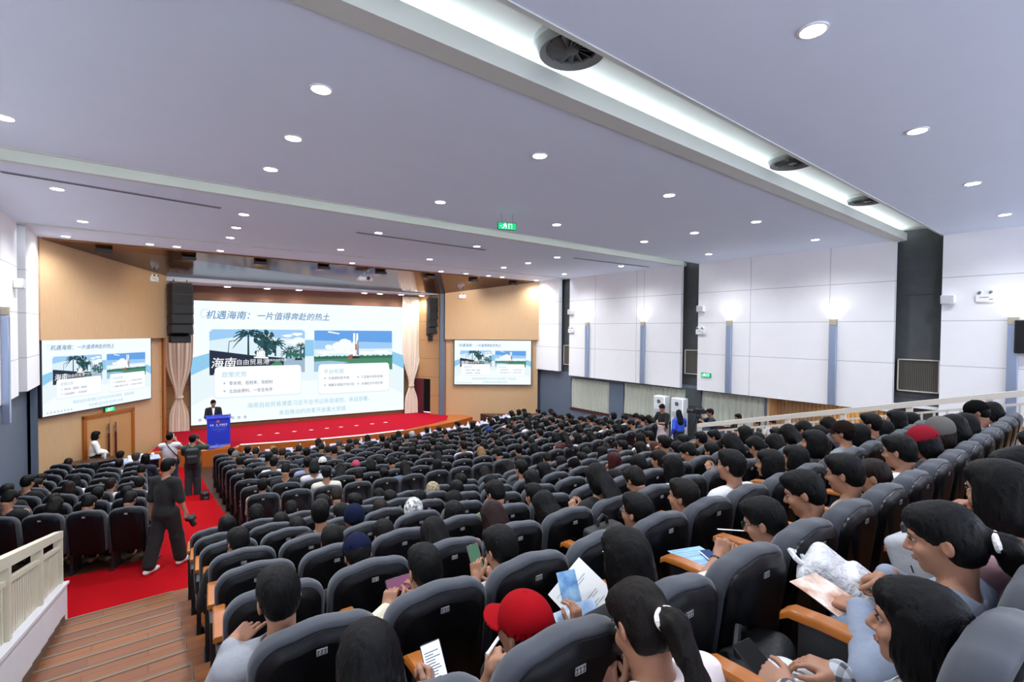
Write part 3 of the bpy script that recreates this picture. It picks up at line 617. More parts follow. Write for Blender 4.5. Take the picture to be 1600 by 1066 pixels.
    palm(3.72, 4.9, 6.65, 1.25, 13, 'tree', .05); palm(5.0, 4.8, 5.95, .75, 11, 'tree', .06); palm(5.6, 4.9, 5.9, .9, 11, 'tree2', .066)
    for k in range(40): x = 5.05+rnd.gauss(0, .42); z = 5.9+rnd.gauss(0, .55); cp([(x+.2*math.cos(a)*rnd.uniform(.5, 1.2), z+.2*math.sin(a)*rnd.uniform(.5, 1.2)) for a in [R(40*i) for i in range(9)]], 'tree2' if k % 3 else 'tree', .07+.0003*k, B1)
    for x, z in ((6.7, 5.5), (7.1, 5.25), (7.45, 5.75), (6.4, 5.2), (7.7, 5.5)): palm(x, 4.7, z, .5, 9, 'tree2', .085, .08)
    for k in range(16): x = 6.2+rnd.random()*1.5; z = 4.85+rnd.random()*.2; cp([(x+.17*math.cos(a), z+.14*math.sin(a)*rnd.uniform(.5, 1.2)) for a in [R(45*i) for i in range(8)]], 'grass2', .09, B1)
    cp([(7.0, 4.55), (7.05, 4.72), (7.5, 4.72), (7.6, 4.55)], 'tree', .094, B1)
    for k in range(5): x = 4.32+k*.12; h = .75-.1*abs(k-2); cp([(x-.05, 4.85), (x+.05, 4.85), (x+.08, 4.85+h*.6), (x, 4.85+h), (x-.04, 4.85+h*.5)], 'cloud', .096, B1)
    cp([(4.1, 4.78), (5.1, 4.72), (5.1, 4.84), (4.1, 4.9)], 'cloud', .097, B1)
    cp([(2.35, 5.2), (2.4, 5.2), (2.47, 6.05), (2.43, 6.05)], 'wall', .098, B1); cp([(2.43, 6.0), (2.8, 6.1), (2.8, 6.14), (2.43, 6.06)], 'wall', .098, B1)
    text_mesh(mb, '海南', 1.31, 4.165, .82, si['cloud'], .101, 0, .15); text_mesh(mb, '海南', 1.28, 4.15, .82, si['cloud'], .10, 0, .15); text_mesh(mb, '自由贸易港', 2.95, 4.32, .46, si['cloud'], .10, 0, .0); text_mesh(mb, '海南自由贸易港', 5.0, 4.52, .2, si['cloud'], .10, 0)
    # photograph 2: launch tower over fields
    poly(rrect(*B2, .22), 'sky3', .02)
    cp([(8.45, 5.4), (14.94, 5.4), (14.94, 6.95), (8.45, 6.95)][:], 'sky2', .024, (8.47, 5.4, 14.92, 6.9)); cp([(8.45, 6.1), (14.94, 5.9), (14.94, 6.95), (8.45, 6.95)], 'sky1', .028, (8.5, 5.4, 14.9, 6.9))
    for k in range(26):
        t = rnd.random(); x = 10.9+rnd.gauss(0, .55)-t*.6; z = 5.85-t*.7+rnd.gauss(0, .12); r_ = .34*(1-.3*t); cp([(x+r_*1.2*math.cos(a)*rnd.uniform(.8, 1.1), z+r_*.7*math.sin(a)*rnd.uniform(.8, 1.1)) for a in [R(30*i) for i in range(12)]], 'cloud', .03+.0004*k, B2)
    for k in range(12): x = 8.8+rnd.random()*5.6; z = 5.0+rnd.random()*.2; cp([(x+.7*math.cos(a), z+.09*math.sin(a)) for a in [R(30*i) for i in range(12)]], 'cloud', .042, B2)
    cp([(9.5, 6.75), (10.4, 6.6), (10.5, 6.68), (9.6, 6.86)], 'cloud', .044, B2)
    cp([(8.45, 3.58), (14.94, 3.58), (14.94, 4.8), (8.45, 4.8)], 'grass', .046, B2); cp([(8.45, 3.58), (8.45, 4.4), (9.7, 4.45), (11.2, 4.3), (10.4, 4.1), (10.8, 3.58)], 'water', .05, B2)
    for k in range(34): x = 8.5+k*.195; cp([(x-.14, 4.6), (x+.14, 4.6), (x+.1, 4.75+rnd.random()*.14), (x-.06, 4.78+rnd.random()*.12)], 'grass2', .052, B2)
    cp([(11.1, 4.6), (11.8, 4.6), (11.75, 4.95), (11.3, 4.9)], 'red', .054, B2); cp([(11.5, 4.6), (12.1, 4.6), (12.05, 4.85), (11.55, 4.9)], 'wall', .055, B2)
    cp([(11.55, 4.8), (11.75, 4.8), (11.73, 6.7), (11.57, 6.7)], 'cloud', .056, B2); cp([(11.78, 4.8), (12.02, 4.8), (11.98, 6.68), (11.82, 6.68)], 'cloud', .056, B2)
    cp([(11.84, 4.9), (12.06, 4.85), (12.0, 6.2), (11.9, 6.0)], 'grey', .058, B2); cp([(11.74, 5.3), (11.86, 5.3), (11.86, 5.8), (11.74, 5.8)], 'red', .059, B2)
    # cards
    for b in ((1.5, 1.93, 7.46, 4.18), (8.8, 1.8, 14.64, 4.18)):
        poly(rrect(b[0]-.05, b[1]-.1, b[2]+.05, b[3]-.3, .25), 'pale', .105); poly(rrect(*b, .25), 'card', .11)
    text_mesh(mb, '政策优势', 1.95, 3.42, .45, si['teal'], .12, 0, .1, 1.65); text_mesh(mb, '平台布局', 9.18, 3.42, .42, si['teal'], .12, 0, .1, 1.6)
    text_mesh(mb, '零关税、低税率、简税制', 2.43, 2.82, .31, si['navy'], .12, 0, 0, 2.95); text_mesh(mb, '五自由便利、一安全有序', 2.43, 2.24, .31, si['navy'], .12, 0, 0, 2.95)
    for x, z, s, w in ((9.55, 2.94, '文昌国际航天城', 1.68), (9.55, 2.38, '博鳌乐城医疗先行区', 2.12), (12.23, 2.94, '三亚崖州湾科技城', 1.85), (12.23, 2.38, '洋浦经济开发区等', 1.85)):
        text_mesh(mb, s, x, z, .24, si['navy'], .12, 0, 0, w); poly([(x-.32, z+.06), (x-.25, z+.02), (x-.18, z+.06), (x-.18, z+.13), (x-.25, z+.17), (x-.32, z+.13)], 'teal', .12)
    for z in (2.92, 2.34): poly([(2.06, z), (2.13, z-.05), (2.2, z), (2.2, z+.07), (2.13, z+.12), (2.06, z+.07)], 'teal', .12)
    text_mesh(mb, '海南自由贸易港是习近平总书记亲自谋划、亲自部署，', 3.64, 1.03, .44, si['teal'], .02, 0, 0, 9.3)
    text_mesh(mb, '亲自推动的改革开放重大举措', 5.86, .33, .44, si['teal'], .02, 0, 0, 5.1)
    for k in range(8):
        x = .55+k*.42; c = [(x+.1*math.cos(R(a)), .35+.1*math.sin(R(a))) for a in range(0, 360, 45)]; poly(c, 'grey', .02); poly([(x+.05*math.cos(R(a)), .35+.05*math.sin(R(a))) for a in range(0, 360, 45)], 'white', .03)
    return mb.mesh('slide', SMATS, smooth=False)
SLIDE = slide()
def led_screen(F, x, z, w, h, label, gap):
    t = thing('led_screen', label, 'screen'); t.matrix_world = F @ Matrix.Translation((x, -gap, Z(z)))
    a = MB(); a.box((-.03, .003, -.03), (w+.03, gap-.005, h+.03)); a.build('frame', mat('screen_frame', (0.02, 0.02, 0.03), 0.4), t, smooth=False)
    o = link('display_panel', SLIDE, t); o.scale = (w/16, .4, h/9)
led_screen(FB, 0.0, -3.92, 8.67, 5.02, 'huge led wall at the back of the stage showing a blue and white slide', .09)
led_screen(FL, .03, -2.44, 3.66, 2.09, 'small led screen on the timber flank above the oak double door', .10)
led_screen(FR, .44, -2.62, 3.7, 2.13, 'small led screen on the timber flank near the curtained windows', .10)
# ------------------------------------------------------------------ podium, tables, cabinets
t = thing('podium', 'blue covered podium with white lettering at the corner of the stage', 'podium', (1.98, 19.12, Z(STAGE)+.012), R(-4))
M_BLUE = mat('podium_blue', '2436B8', 0.4, noise=0.05)
a = MB(); a.prism([(-.34, -.2), (.34, -.2), (.34, .2), (-.34, .2)], .0, 1.02); a.build('body', M_BLUE, t, smooth=False)
a = MB(); a.add([(-.37, -.22, 1.02), (.37, -.22, 1.02), (.37, .24, 1.06), (-.37, .24, 1.06), (-.37, -.22, 1.04), (.37, -.22, 1.04), (.37, .24, 1.085), (-.37, .24, 1.085)], [(0, 3, 2, 1), (4, 5, 6, 7), (0, 1, 5, 4), (1, 2, 6, 5), (2, 3, 7, 6), (3, 0, 4, 7)]); a.build('top', M_BLUE, t, smooth=False)
a = MB()
a.lathe([(.0005, 0), (.05, 0), (.05, .004), (.0005, .004)], 20, 1, Matrix.Translation((-.02, -.2, .92)) @ Matrix.Rotation(R(90), 4, 'X'))
rnd = random.Random(5)
def glyphs(mb, x0, z0, w, h, n, mi, y, gap=.15, thick=.16):
    """rows of small unreadable character-like strokes"""
    cw = w/n
    for i in range(n):
        if rnd.random() < .06: continue
        X_ = x0+i*cw; W_ = cw*(1-gap)
        for k in range(3): zz = z0+h*(k+.2)/3; mb.box((X_+W_*rnd.uniform(0, .2), y-.001, zz), (X_+W_*rnd.uniform(.75, 1), y, zz+h*thick), mi)
        xx = X_+W_*rnd.uniform(.2, .7); mb.box((xx, y-.0012, z0), (xx+h*thick, y, z0+h), mi)
emb = a; a = MB()
for k, (dx, dz) in enumerate(((-.03, .03), (.0, .03), (.015, .0), (-.02, -.02))): a.box((-.02+dx-.01, -.206, .92+dz-.012), (-.02+dx+.012, -.2035, .92+dz+.012), 2)
glyphs(a, -.26, .78, .24, .055, 4, 0, -.202); glyphs(a, .02, .78, .24, .055, 4, 0, -.202); glyphs(a, -.22, .74, .46, .018, 16, 0, -.202); glyphs(a, -.22, .66, .46, .02, 16, 3, -.202); glyphs(a, -.16, .62, .36, .018, 12, 3, -.202); glyphs(a, -.05, .56, .1, .02, 3, 3, -.202)
LETM = [mat('print_white', 'E8ECF8', 0.5), mat('print_pale_red', 'B04A5A', 0.5), mat('print_orange', 'D8702A', 0.5), mat('print_light_blue', '6E86DC', 0.5), mat('print_orange2', 'D07A3A', 0.5)]

emb.build('emblem', LETM, t, smooth=False); a.build('lettering', LETM, t, smooth=False); a = MB()
sk = [(-.33, .03)]
for i in range(28): sk.append((-.33+.66*(i+.5)/28, .06+abs(math.sin(i*1.7))*.08*(1.6 if i in (10, 11, 12) else 1)))
sk.append((.33, .03)); a.add([(x, -.2015, z) for x, z in sk], [tuple(range(len(sk)))], 3)
a.add([(x, -.2022, z) for x, z in ((-.2, .0), (.1, .03), (.33, .12), (.33, .0))], [(0, 1, 2, 3)], 4)
a.build('skyline_print', LETM, t, smooth=False)
mic = MB(); mic.tube([(.1, .05, 1.075), (.1, .02, 1.2), (.06, .0, 1.26)], .006, 6); mic.ell((.055, .0, 1.27), (.014, .014, .02)); tag(mic.build('microphone', M_BLACK, loc=(1.98, 19.12, Z(STAGE)+.012)), 'black gooseneck microphone standing on the blue podium', 'microphone')
cl = MB(); cl.cbox((-.1, -.07, 0), (.1, .07, .05), .006); tag(cl.build('paper_stack', mat('paper', 'E6E6E2', 0.7), loc=(2.2, 19.2, Z(STAGE)+1.102)), 'white papers lying on the blue podium', 'papers')

M_CLOTH = mat('pale_blue_tablecloth', 'A9B6D6', 0.7, noise=0.05); M_DARKTABLE = mat('dark_brown_wood', '3A2418', 0.35, noise=0.2, nscale=5, stretch=(1, 8, 8))
def table(x, y, rz, w, zt, zf, mtop, label, group):
    t = thing('table', label, 'table', (x, y, zf), rz, group); h = zt-zf
    a = MB(); a.cbox((-w/2, -.27, h-.035), (w/2, .27, h), .006); a.build('tabletop', mtop, t)
    a = MB(); a.box((-w/2+.02, .25, .1), (w/2-.02, .262, h-.035)); a.build('front_panel', M_DARKTABLE if mtop is M_DARKTABLE else mat('navy_table_skirt', '1C2748', 0.7), t, smooth=False)
    for sx in (-1, 1):
        for sy in (-1, 1): a = MB(); a.tube([(sx*(w/2-.06), sy*.22, 0), (sx*(w/2-.06), sy*.22, h-.03)], .02, 8); a.build('leg', M_BLACK, t)
M_PORC = mat('white_porcelain', 'F0F0F0', 0.2); M_CARD = mat('name_card', 'C9B6D8', 0.5); M_PAPER = mat('paper', 'E6E6E2', 0.7)
cupm = MB(); cupm.lathe([(.034, 0), (.04, .03), (.042, .095), (.045, .1), (.03, .115), (.01, .12), (.009, .135), (.0005, .137)], 16); cupm.tube([(.04, 0, .075), (.065, 0, .07), (.065, 0, .035), (.04, 0, .025)], .006, 6); CUP = cupm.mesh('teacup', M_PORC)
cm = MB(); cm.add([(-.1, -.045, 0), (.1, -.045, 0), (.1, 0, .1), (-.1, 0, .1), (-.1, .045, 0), (.1, .045, 0), (-.1, -.043, 0), (.1, -.043, 0), (.1, .002, .098), (-.1, .002, .098)], [(0, 1, 2, 3), (3, 2, 5, 4), (6, 9, 8, 7)]); CARDM = cm.mesh('name_card', M_CARD, smooth=False)
bm_ = MB(); bm_.lathe([(.03, 0), (.032, .01), (.032, .14), (.014, .17), (.014, .185)], 14, 0); bm_.lathe([(.015, .185), (.015, .205)], 12, 1); BOT = bm_.mesh('bottle', [mat('clear_plastic', 'BFD4DC', 0.1, spec=.6), M_WHITE])
pm = MB(); pm.box((-.105, -.148, 0), (.105, .148, .004)); PAP = pm.mesh('sheet', M_PAPER, smooth=False)
nt_ = 0
TPOS = [(7.1+14.5*math.sin(a), 30.5-14.5*math.cos(a), a) for a in [R(v) for v in (-16.0, -8.3, -.6, 7.1, 14.8, 22.5)]]
for i, (x, y, a) in enumerate(TPOS):
    table(x, y, a, 1.9, Z(-3.95), Z(FRONT), M_CLOTH, 'pale blue front-row table facing the stage, %s from the red aisle' % ORD[i+1], 'front tables')
    for k in range(3):
        u = -.6+.6*k; c, s = math.cos(a), math.sin(a)
        pt = lambda u, v: (x+u*c-v*s, y+u*s+v*c, Z(-3.95))
        w = ORD[i*3+k+1]
        for nm, me, du, dv, lab, cat, grp in (('teacup', CUP, .17, .02, 'white lidded teacup on the front tables, %s from the red aisle' % w, 'cup', 'teacups on the front tables'), ('name_card', CARDM, -.05, .14, 'folded name card on the front tables, %s from the red aisle' % w, 'card', 'name cards on the front tables'), ('paper_sheet', PAP, -.05, -.12, 'white sheet on the front tables, %s from the red aisle' % w, 'paper', 'sheets on the front tables')):
            o = link(nm, me, None, pt(u+du, dv), a+(.1 if nm == 'paper_sheet' else 0)); tag(o, lab, cat, grp)
        if k != 1: o = link('water_bottle', BOT, None, pt(u+.27, .1)); tag(o, 'clear water bottle on the front tables, %s from the red aisle' % ORD[i*2+(1 if k == 0 else 2)], 'bottle', 'bottles on the front tables')
table(-1.22, 17.95, R(8), 1.25, Z(-3.80), Z(FRONT), M_DARKTABLE, 'dark brown table in front of the oak double door', None)
table(-.15, 17.9, R(4), .95, Z(-3.90), Z(FRONT), M_CLOTH, 'pale blue table beside the stage steps, right of the dark brown table', None)
for i, (x, y) in enumerate(((-.4, 17.9), (-.1, 17.95), (.15, 17.9))):
    tag(link('teacup', CUP, None, (x, y, Z(-3.90))), 'white teacup on the pale blue table by the stage steps, %s from the oak door' % ORD[i+1], 'cup', 'teacups by the stage steps')
tag(link('paper_sheet', PAP, None, (-.3, 17.78, Z(-3.90)), .3), 'white sheet on the pale blue table by the stage steps', 'paper'); tag(link('water_bottle', BOT, None, (-.95, 18.0, Z(-3.80))), 'water bottle on the dark brown table', 'bottle')

def cabinet_ac(x, y, label):
    t = thing('air_conditioner', label, 'air conditioner', (x, y, Z(-4.05)), R(-90), None)
    a = MB(); a.cbox((-.24, -.17, .06), (.24, .17, 1.72), .03); a.build('body', mat('white_appliance', 'E4E6E8', 0.3), t)
    a = MB(); a.box((-.2, -.15, 0), (.2, .15, .06)); a.build('base', M_BLACK, t, smooth=False)
    a = MB()
    for k in range(9): a.box((-.2, -.176, 1.05+.022*k), (.2, -.169, 1.062+.022*k))
    a.build('louvre', mat('appliance_grey', 'B5BABD', 0.4), t, smooth=False)
    a = MB(); a.lathe([(.0005, 0), (.07, 0), (.07, .006), (.0005, .008)], 24, 0, Matrix.Translation((0, -.168, 1.52)) @ Matrix.Rotation(R(90), 4, 'X')); a.lathe([(.03, .008), (.032, .01), (.04, .01), (.042, .008)], 20, 1, Matrix.Translation((0, -.168, 1.52)) @ Matrix.Rotation(R(90), 4, 'X')); a.build('display', [M_BLACKGLOSS, mat('display_ring', 'AEB4B8', 0.3)], t)
cabinet_ac(14.95, 10.42, 'tall white air conditioner against the curtain behind the person in black tee')
cabinet_ac(14.95, 9.68, 'tall white air conditioner against the curtain behind the person in blue jacket')

# ------------------------------------------------------------------ railings
def sloped(mb, x, ya, za, yb, zb, w, h, mi=0):
    mb.add([(x+sx*w/2, y, z+sz) for y, z in ((ya, za), (yb, zb)) for sx, sz in ((-1, 0), (1, 0), (1, h), (-1, h))], [(0, 1, 2, 3), (7, 6, 5, 4), (0, 4, 5, 1), (1, 5, 6, 2), (2, 6, 7, 3), (3, 7, 4, 0)], mi)
t = thing('stair_railing', 'cream railing with flat slats beside the wooden stairs', 'railing', (-.89, 8.2, Z(-3.3))); inv = Matrix.Translation((.89, -8.2, -Z(-3.3)))
ztop = lambda y: Z(-2.60)+.275*(8.25-y); zlow = lambda y: Z(-3.28)+.275*(8.25-y)
def rb(mb, name, m, par=t, inv=inv, smooth=False): o = mb.build(name, m, par, smooth=smooth); o.matrix_parent_inverse = Matrix(); o.data.transform(inv); return o
a = MB(); sloped(a, -.89, 8.26, ztop(8.26)-.09, -1, ztop(-1)-.09, .085, .09); rb(a, 'handrail', M_CREAM)
a = MB(); sloped(a, -.89, 8.2, ztop(8.2)-.23, -1, ztop(-1)-.23, .05, .04); rb(a, 'lower_rail', M_CREAM)
for y in (8.2, 6.75, 5.3, 3.85, 2.4, .95):
    a = MB(); a.box((-.93, y-.05, zlow(y)-.05), (-.85, y+.05, ztop(y)-.05)); rb(a, 'post', M_CREAM)
y = 8.05; n_ = 0
while y > .2:
    if min(abs(y-p) for p in (8.2, 6.75, 5.3, 3.85, 2.4, .95)) > .07:
        a = MB(); a.box((-.90, y-.032, zlow(y)-.03), (-.88, y+.032, ztop(y)-.2)); rb(a, 'slat', M_CREAM); n_ += 1
    y -= .098
m = MB(); sloped(m, -.89, 8.35, zlow(8.35)-.02, -1, zlow(-1)-.02, .17, .03); sloped(m, -.89, 8.33, Z(-4.1), -1, Z(-4.1), .13, 0); 
m.add([(x, y, z) for x in (-.955, -.825) for y, z in ((8.33, Z(-4.1)), (8.33, zlow(8.33)), (-1, zlow(-1)), (-1, Z(-4.1)))], [(0, 1, 2, 3), (7, 6, 5, 4), (0, 4, 5, 1), (1, 5, 6, 2), (2, 6, 7, 3)])
struct('wall_parapet', m, M_PLINTH)
m = MB()
for k in range(1, 12):
    y1 = 7.87-.855*k+.735-.1
    for yy, zz in ((y1+.4275, Z(UF(k))-.115), (y1, Z(UF(k)))): m.add([(-.822, yy, zz-.05), (-.822, yy-.4275, zz-.05), (-.822, yy-.4275, zz+.20), (-.822, yy, zz+.07)], [(0, 1, 2, 3)])
struct('baseboard_stairs', m, M_SKIRT)
t2 = thing('aisle_railing', 'white railing with thin bars rising along the far side of the raised seats', 'railing', (8.75, 5.21, Z(-2.9))); inv2 = Matrix.Translation((-8.75, -5.21, -Z(-2.9)))
zt = lambda y: Z(-1.83)+.256*(5.21-y); zf = lambda y: Z(-2.86)+.256*(5.21-y)
a = MB(); sloped(a, 8.75, 5.24, zt(5.24)-.07, -2, zt(-2)-.07, .09, .08); rb(a, 'handrail', M_WHITEMETAL, t2, inv2)
a = MB(); sloped(a, 8.75, 5.21, zt(5.21)-.18, -2, zt(-2)-.18, .035, .03); rb(a, 'lower_rail', M_WHITEMETAL, t2, inv2)
a = MB(); sloped(a, 8.75, 5.21, zf(5.21)+.08, -2, zf(-2)+.08, .035, .03); rb(a, 'bottom_rail', M_WHITEMETAL, t2, inv2)
posts = [5.21-.82*i for i in range(9)]
for y in posts: a = MB(); a.box((8.715, y-.035, zf(y)-.35), (8.785, y+.035, zt(y)-.04)); rb(a, 'post', M_WHITEMETAL, t2, inv2)
for i in range(8):
    for k in range(1, 6):
        y = posts[i]-.82*k/6; a = MB(); a.box((8.738, y-.012, zf(y)+.09), (8.762, y+.012, zt(y)-.16)); rb(a, 'bar', M_WHITEMETAL, t2, inv2)

# ------------------------------------------------------------------ auditorium seats
M_FAB = mat('grey_blue_seat_fabric', '31353D', 0.85, noise=0.10, nscale=60, bump=0.12, bscale=500, sheen=0.25)
M_SHELL = mat('black_seat_shell', (0.005, 0.005, 0.006), 0.34, noise=0.1, nscale=20, spec=0.16)
M_PLATE = mat('plate_white', '9C9C9C', 0.4); M_PLATETXT = mat('plate_ink', '2A2A30', 0.6)
def seat_meshes():
    H = 1.02
    def outline(ins, z0, w=.50, rad=.115):
        hw = w/2-ins; top = H-ins; rad = max(.06, rad-.5*ins); o = [(-hw+.012, z0), (-hw, z0+.2)]
        for i in range(9): a_ = R(180-90*i/8); o.append((-hw+rad+(rad)*math.cos(a_), top-.018-rad+rad*math.sin(a_)))
        for i in range(1, 8): u = -1+2*i/8; o.append((u*(hw-rad), top-.018*(1-(1-u*u)**2)))
        for i in range(9): a_ = R(90-90*i/8); o.append((hw-rad+rad*math.cos(a_), top-.018-rad+rad*math.sin(a_)))
        o += [(hw, z0+.2), (hw-.012, z0)]
        return o
    sh = lambda z, y: y+(H-z)*.13
    def ring(ins, y, z0=.36): return [(x, sh(z, y), z) for x, z in outline(ins, z0+ins)]
    b = MB(); b.loft([ring(.075, .098), ring(.03, .090), ring(.008, .068), ring(0, .04), ring(0, .0), ring(.006, -.012), ring(.02, -.02)]); back = b.mesh('backrest', M_FAB)
    s = MB(); s.loft([ring(.022, -.012, .30), ring(.023, -.032, .30), ring(.028, -.038, .30), ring(.056, -.056, .28), ring(.064, -.060, .28)]); shell = s.mesh('back_shell', M_SHELL, angle=25)
    p = MB(); zc = H-.088; yy = sh(zc, -.0625)
    p.box((-.020, yy-.0015, zc-.0125), (.020, yy+.003, zc+.0125), 0)
    for i, x in enumerate((-.0145, -.001, .0125)):
        p.box((x-.004, yy-.0025, zc+.005), (x+.005, yy-.0012, zc+.0075), 1); p.box((x-.005, yy-.0025, zc-.009), (x+.004, yy-.0012, zc-.0065), 1); p.box((x-.001, yy-.0025, zc-.008), (x+.0015, yy-.0012, zc+.008), 1)
    plate = p.mesh('number_plate', [M_PLATE, M_PLATETXT], smooth=False)
    c = MB(); c.cbox((-.22, .13, .31), (.22, .58, .43), .035); cush = c.mesh('seat_cushion', M_FAB)
    a_ = MB(); a_.loft([[(x, y, z) for x, z in ((-.036, z0), (.036, z0), (.036, z0+.022), (.028, z0+.032), (-.028, z0+.032), (-.036, z0+.022))] for y, z0 in ((.26, .655), (.54, .65), (.65, .64), (.68, .62))]); pad = a_.mesh('armrest', M_TRIMWOOD)
    q = MB(); q.prism([(-.018, .08), (.018, .08), (.018, .62), (-.018, .62)], .30, .65); q.prism([(-.018, .16), (.018, .16), (.018, .40), (-.018, .40)], .0, .32); q.box((-.03, .10, 0), (.03, .46, .03)); side = q.mesh('side_frame', M_BLACK, smooth=False)
    return back, shell, plate, cush, pad, side
BACK, SHELL, PLATE, CUSH, PAD, SIDE = seat_meshes()
ry = lambda q: Vector(q)-Vector((0, 0, ZC))
def depth(p):
    d = Vector(p)+Vector((0, 0, .9))-Vector((0, 0, ZC)); z = d.dot(CAMF); x = d.dot(CAMR); y = d.dot(CAMD)
    return z, 800+744.3*x/max(z, .01), 533+744.3*y/max(z, .01)
order = []
for key, (x, y, z, a) in SEATS.items():
    zz, px, py = depth((x, y, z))
    if zz < .15 or px < -160 or px > 1850 or py > 1900: continue
    order.append((zz, key))
order.sort()
BLK = {'L': 'below the cross aisle', 'U': 'above the cross aisle', 'B': 'of the small block by the oak door'}
def place_phrase(key):
    b, k, j = key
    if b == 'U': return '%s from the wooden stairs, %s row above the cross aisle' % (ORD[j+1], ORD[k])
    if b == 'L': return '%s from the red aisle, %s row below the cross aisle' % (ORD[j+1], ORD[k])
    return '%s from the red aisle, %s row of the small block' % (ORD[j+1], ORD[k])
# ------------------------------------------------------------------ bodies: a signed distance grid meshed into one continuous skin
class Grid:
    def __init__(s, lo, hi, h):
        s.lo = np.array(lo, float); s.h = h; s.n = np.maximum(4, np.ceil((np.array(hi)-s.lo)/h).astype(int)+1); s.D = np.full(tuple(s.n), 1.0, np.float32)
        s.ax = [s.lo[i]+h*np.arange(s.n[i]) for i in range(3)]
    def win(s, lo, hi):
        a = np.maximum(0, np.floor((np.array(lo)-s.lo)/s.h).astype(int)); b = np.minimum(s.n, np.ceil((np.array(hi)-s.lo)/s.h).astype(int)+1)
        if (b <= a).any(): return None, None
        sl = tuple(slice(a[i], b[i]) for i in range(3))
        return sl, np.stack(np.meshgrid(*[s.ax[i][sl[i]] for i in range(3)], indexing='ij'), -1)
    def put(s, f, lo, hi, k=0.02, sub=False):
        m = k+2*s.h+.02; sl, P = s.win(np.array(lo)-m, np.array(hi)+m)
        if sl is None: return
        d = f(P); D = s.D[sl]
        if sub:
            if k: t = np.clip(.5-.5*(D+d)/k, 0, 1); s.D[sl] = D+(-d-D)*t+k*t*(1-t)
            else: s.D[sl] = np.maximum(D, -d)
        else:
            if k: t = np.clip(.5+.5*(D-d)/k, 0, 1); s.D[sl] = D+(d-D)*t-k*t*(1-t)
            else: s.D[sl] = np.minimum(D, d)
    def cone(s, a, b, ra, rb, k=.02, sub=False):
        a = np.array(a, float); b = np.array(b, float); ba = b-a; L = max(ba@ba, 1e-9); r = max(ra, rb)
        def f(P):
            t = np.clip(((P-a)@ba)/L, 0, 1); return np.linalg.norm(P-a-t[..., None]*ba, axis=-1)-(ra+(rb-ra)*t)
        s.put(f, np.minimum(a, b)-r, np.maximum(a, b)+r, k, sub)
    def ell(s, c, r, Rm=None, k=.02, sub=False):
        c = np.array(c, float); r = np.array(r, float); Q = np.eye(3) if Rm is None else np.array(Rm)
        def f(P):
            p = (P-c)@Q; k0 = np.linalg.norm(p/r, axis=-1); k1 = np.linalg.norm(p/(r*r), axis=-1); return np.where(k1 > 1e-6, k0*(k0-1)/np.maximum(k1, 1e-6), -r.min())
        e = np.sqrt(((Q*r)**2).sum(1)); s.put(f, c-e, c+e, k, sub)
    def box(s, c, hf, Rm=None, rad=.01, k=.02, sub=False):
        c = np.array(c, float); hf = np.array(hf, float); Q = np.eye(3) if Rm is None else np.array(Rm)
        def f(P):
            q = np.abs((P-c)@Q)-(hf-rad); return np.linalg.norm(np.maximum(q, 0), axis=-1)+np.minimum(q.max(-1), 0)-rad
        e = np.abs(Q) @ hf; s.put(f, c-e, c+e, k, sub)
    def plane_cut(s, p, n):
        """remove everything on the side the normal points to"""
        P = np.stack(np.meshgrid(*s.ax, indexing='ij'), -1); s.D = np.maximum(s.D, ((P-np.array(p))@np.array(n)).astype(np.float32))
    def mesh(s):
        D = s.D; D[0] = D[-1] = 1; D[:, 0] = D[:, -1] = 1; D[:, :, 0] = D[:, :, -1] = 1
        ins = D < 0; n = s.n-1
        if not ins.any(): return np.zeros((0, 3)), np.zeros((0, 4), int)
        cor = [(i, j, k) for i in (0, 1) for j in (0, 1) for k in (0, 1)]
        sl = lambda A, c: A[c[0]:c[0]+n[0], c[1]:c[1]+n[1], c[2]:c[2]+n[2]]
        cnt = sum(sl(ins, c).astype(np.int8) for c in cor); act = (cnt > 0) & (cnt < 8); idx = np.argwhere(act)
        vid = np.full(tuple(n), -1, np.int64); vid[act] = np.arange(len(idx))
        acc = np.zeros((len(idx), 3)); num = np.zeros(len(idx)); I = tuple(idx.T)
        for a in range(8):
            for ax in range(3):
                c0 = cor[a]
                if c0[ax]: continue
                c1 = list(c0); c1[ax] = 1
                d0 = D[I[0]+c0[0], I[1]+c0[1], I[2]+c0[2]]; d1 = D[I[0]+c1[0], I[1]+c1[1], I[2]+c1[2]]; m = (d0 < 0) != (d1 < 0)
                t = np.where(m, d0/np.where(m, d0-d1, 1), 0); p = np.tile(np.array(c0, float), (len(idx), 1)); p[:, ax] += t; acc += np.where(m[:, None], p, 0); num += m
        V = s.lo+s.h*(idx+acc/num[:, None]); F = []
        for ax in range(3):
            b, c = (ax+1) % 3, (ax+2) % 3
            A = [slice(1, n[i]) for i in range(3)]; A[ax] = slice(0, n[ax]); B = list(A); B[ax] = slice(1, n[ax]+1)
            d0 = ins[tuple(A)]; d1 = ins[tuple(B)]; e = np.argwhere(d0 != d1); fl = d0[tuple(e.T)]
            off = np.ones(3, int); off[ax] = 0; e = e+off
            def g(db, dc): q = e.copy(); q[:, b] += db; q[:, c] += dc; return vid[tuple(q.T)]
            q = np.stack([g(-1, -1), g(0, -1), g(0, 0), g(-1, 0)], 1); q[~fl] = q[~fl][:, ::-1]; F.append(q)
        return V, np.concatenate(F)
def join(parts):
    V = []; F = []; o = 0
    for v, f in parts:
        if len(v): V.append(v); F.append(f+o); o += len(v)
    return np.concatenate(V), np.concatenate(F)
def to_mesh(name, VF, mats, matidx=None):
    V, F = VF; me = bpy.data.meshes.new(name); me.from_pydata(V.tolist(), [], F.tolist())
    for m in (mats if isinstance(mats, (list, tuple)) else [mats]): me.materials.append(m)
    me.shade_smooth(); return me
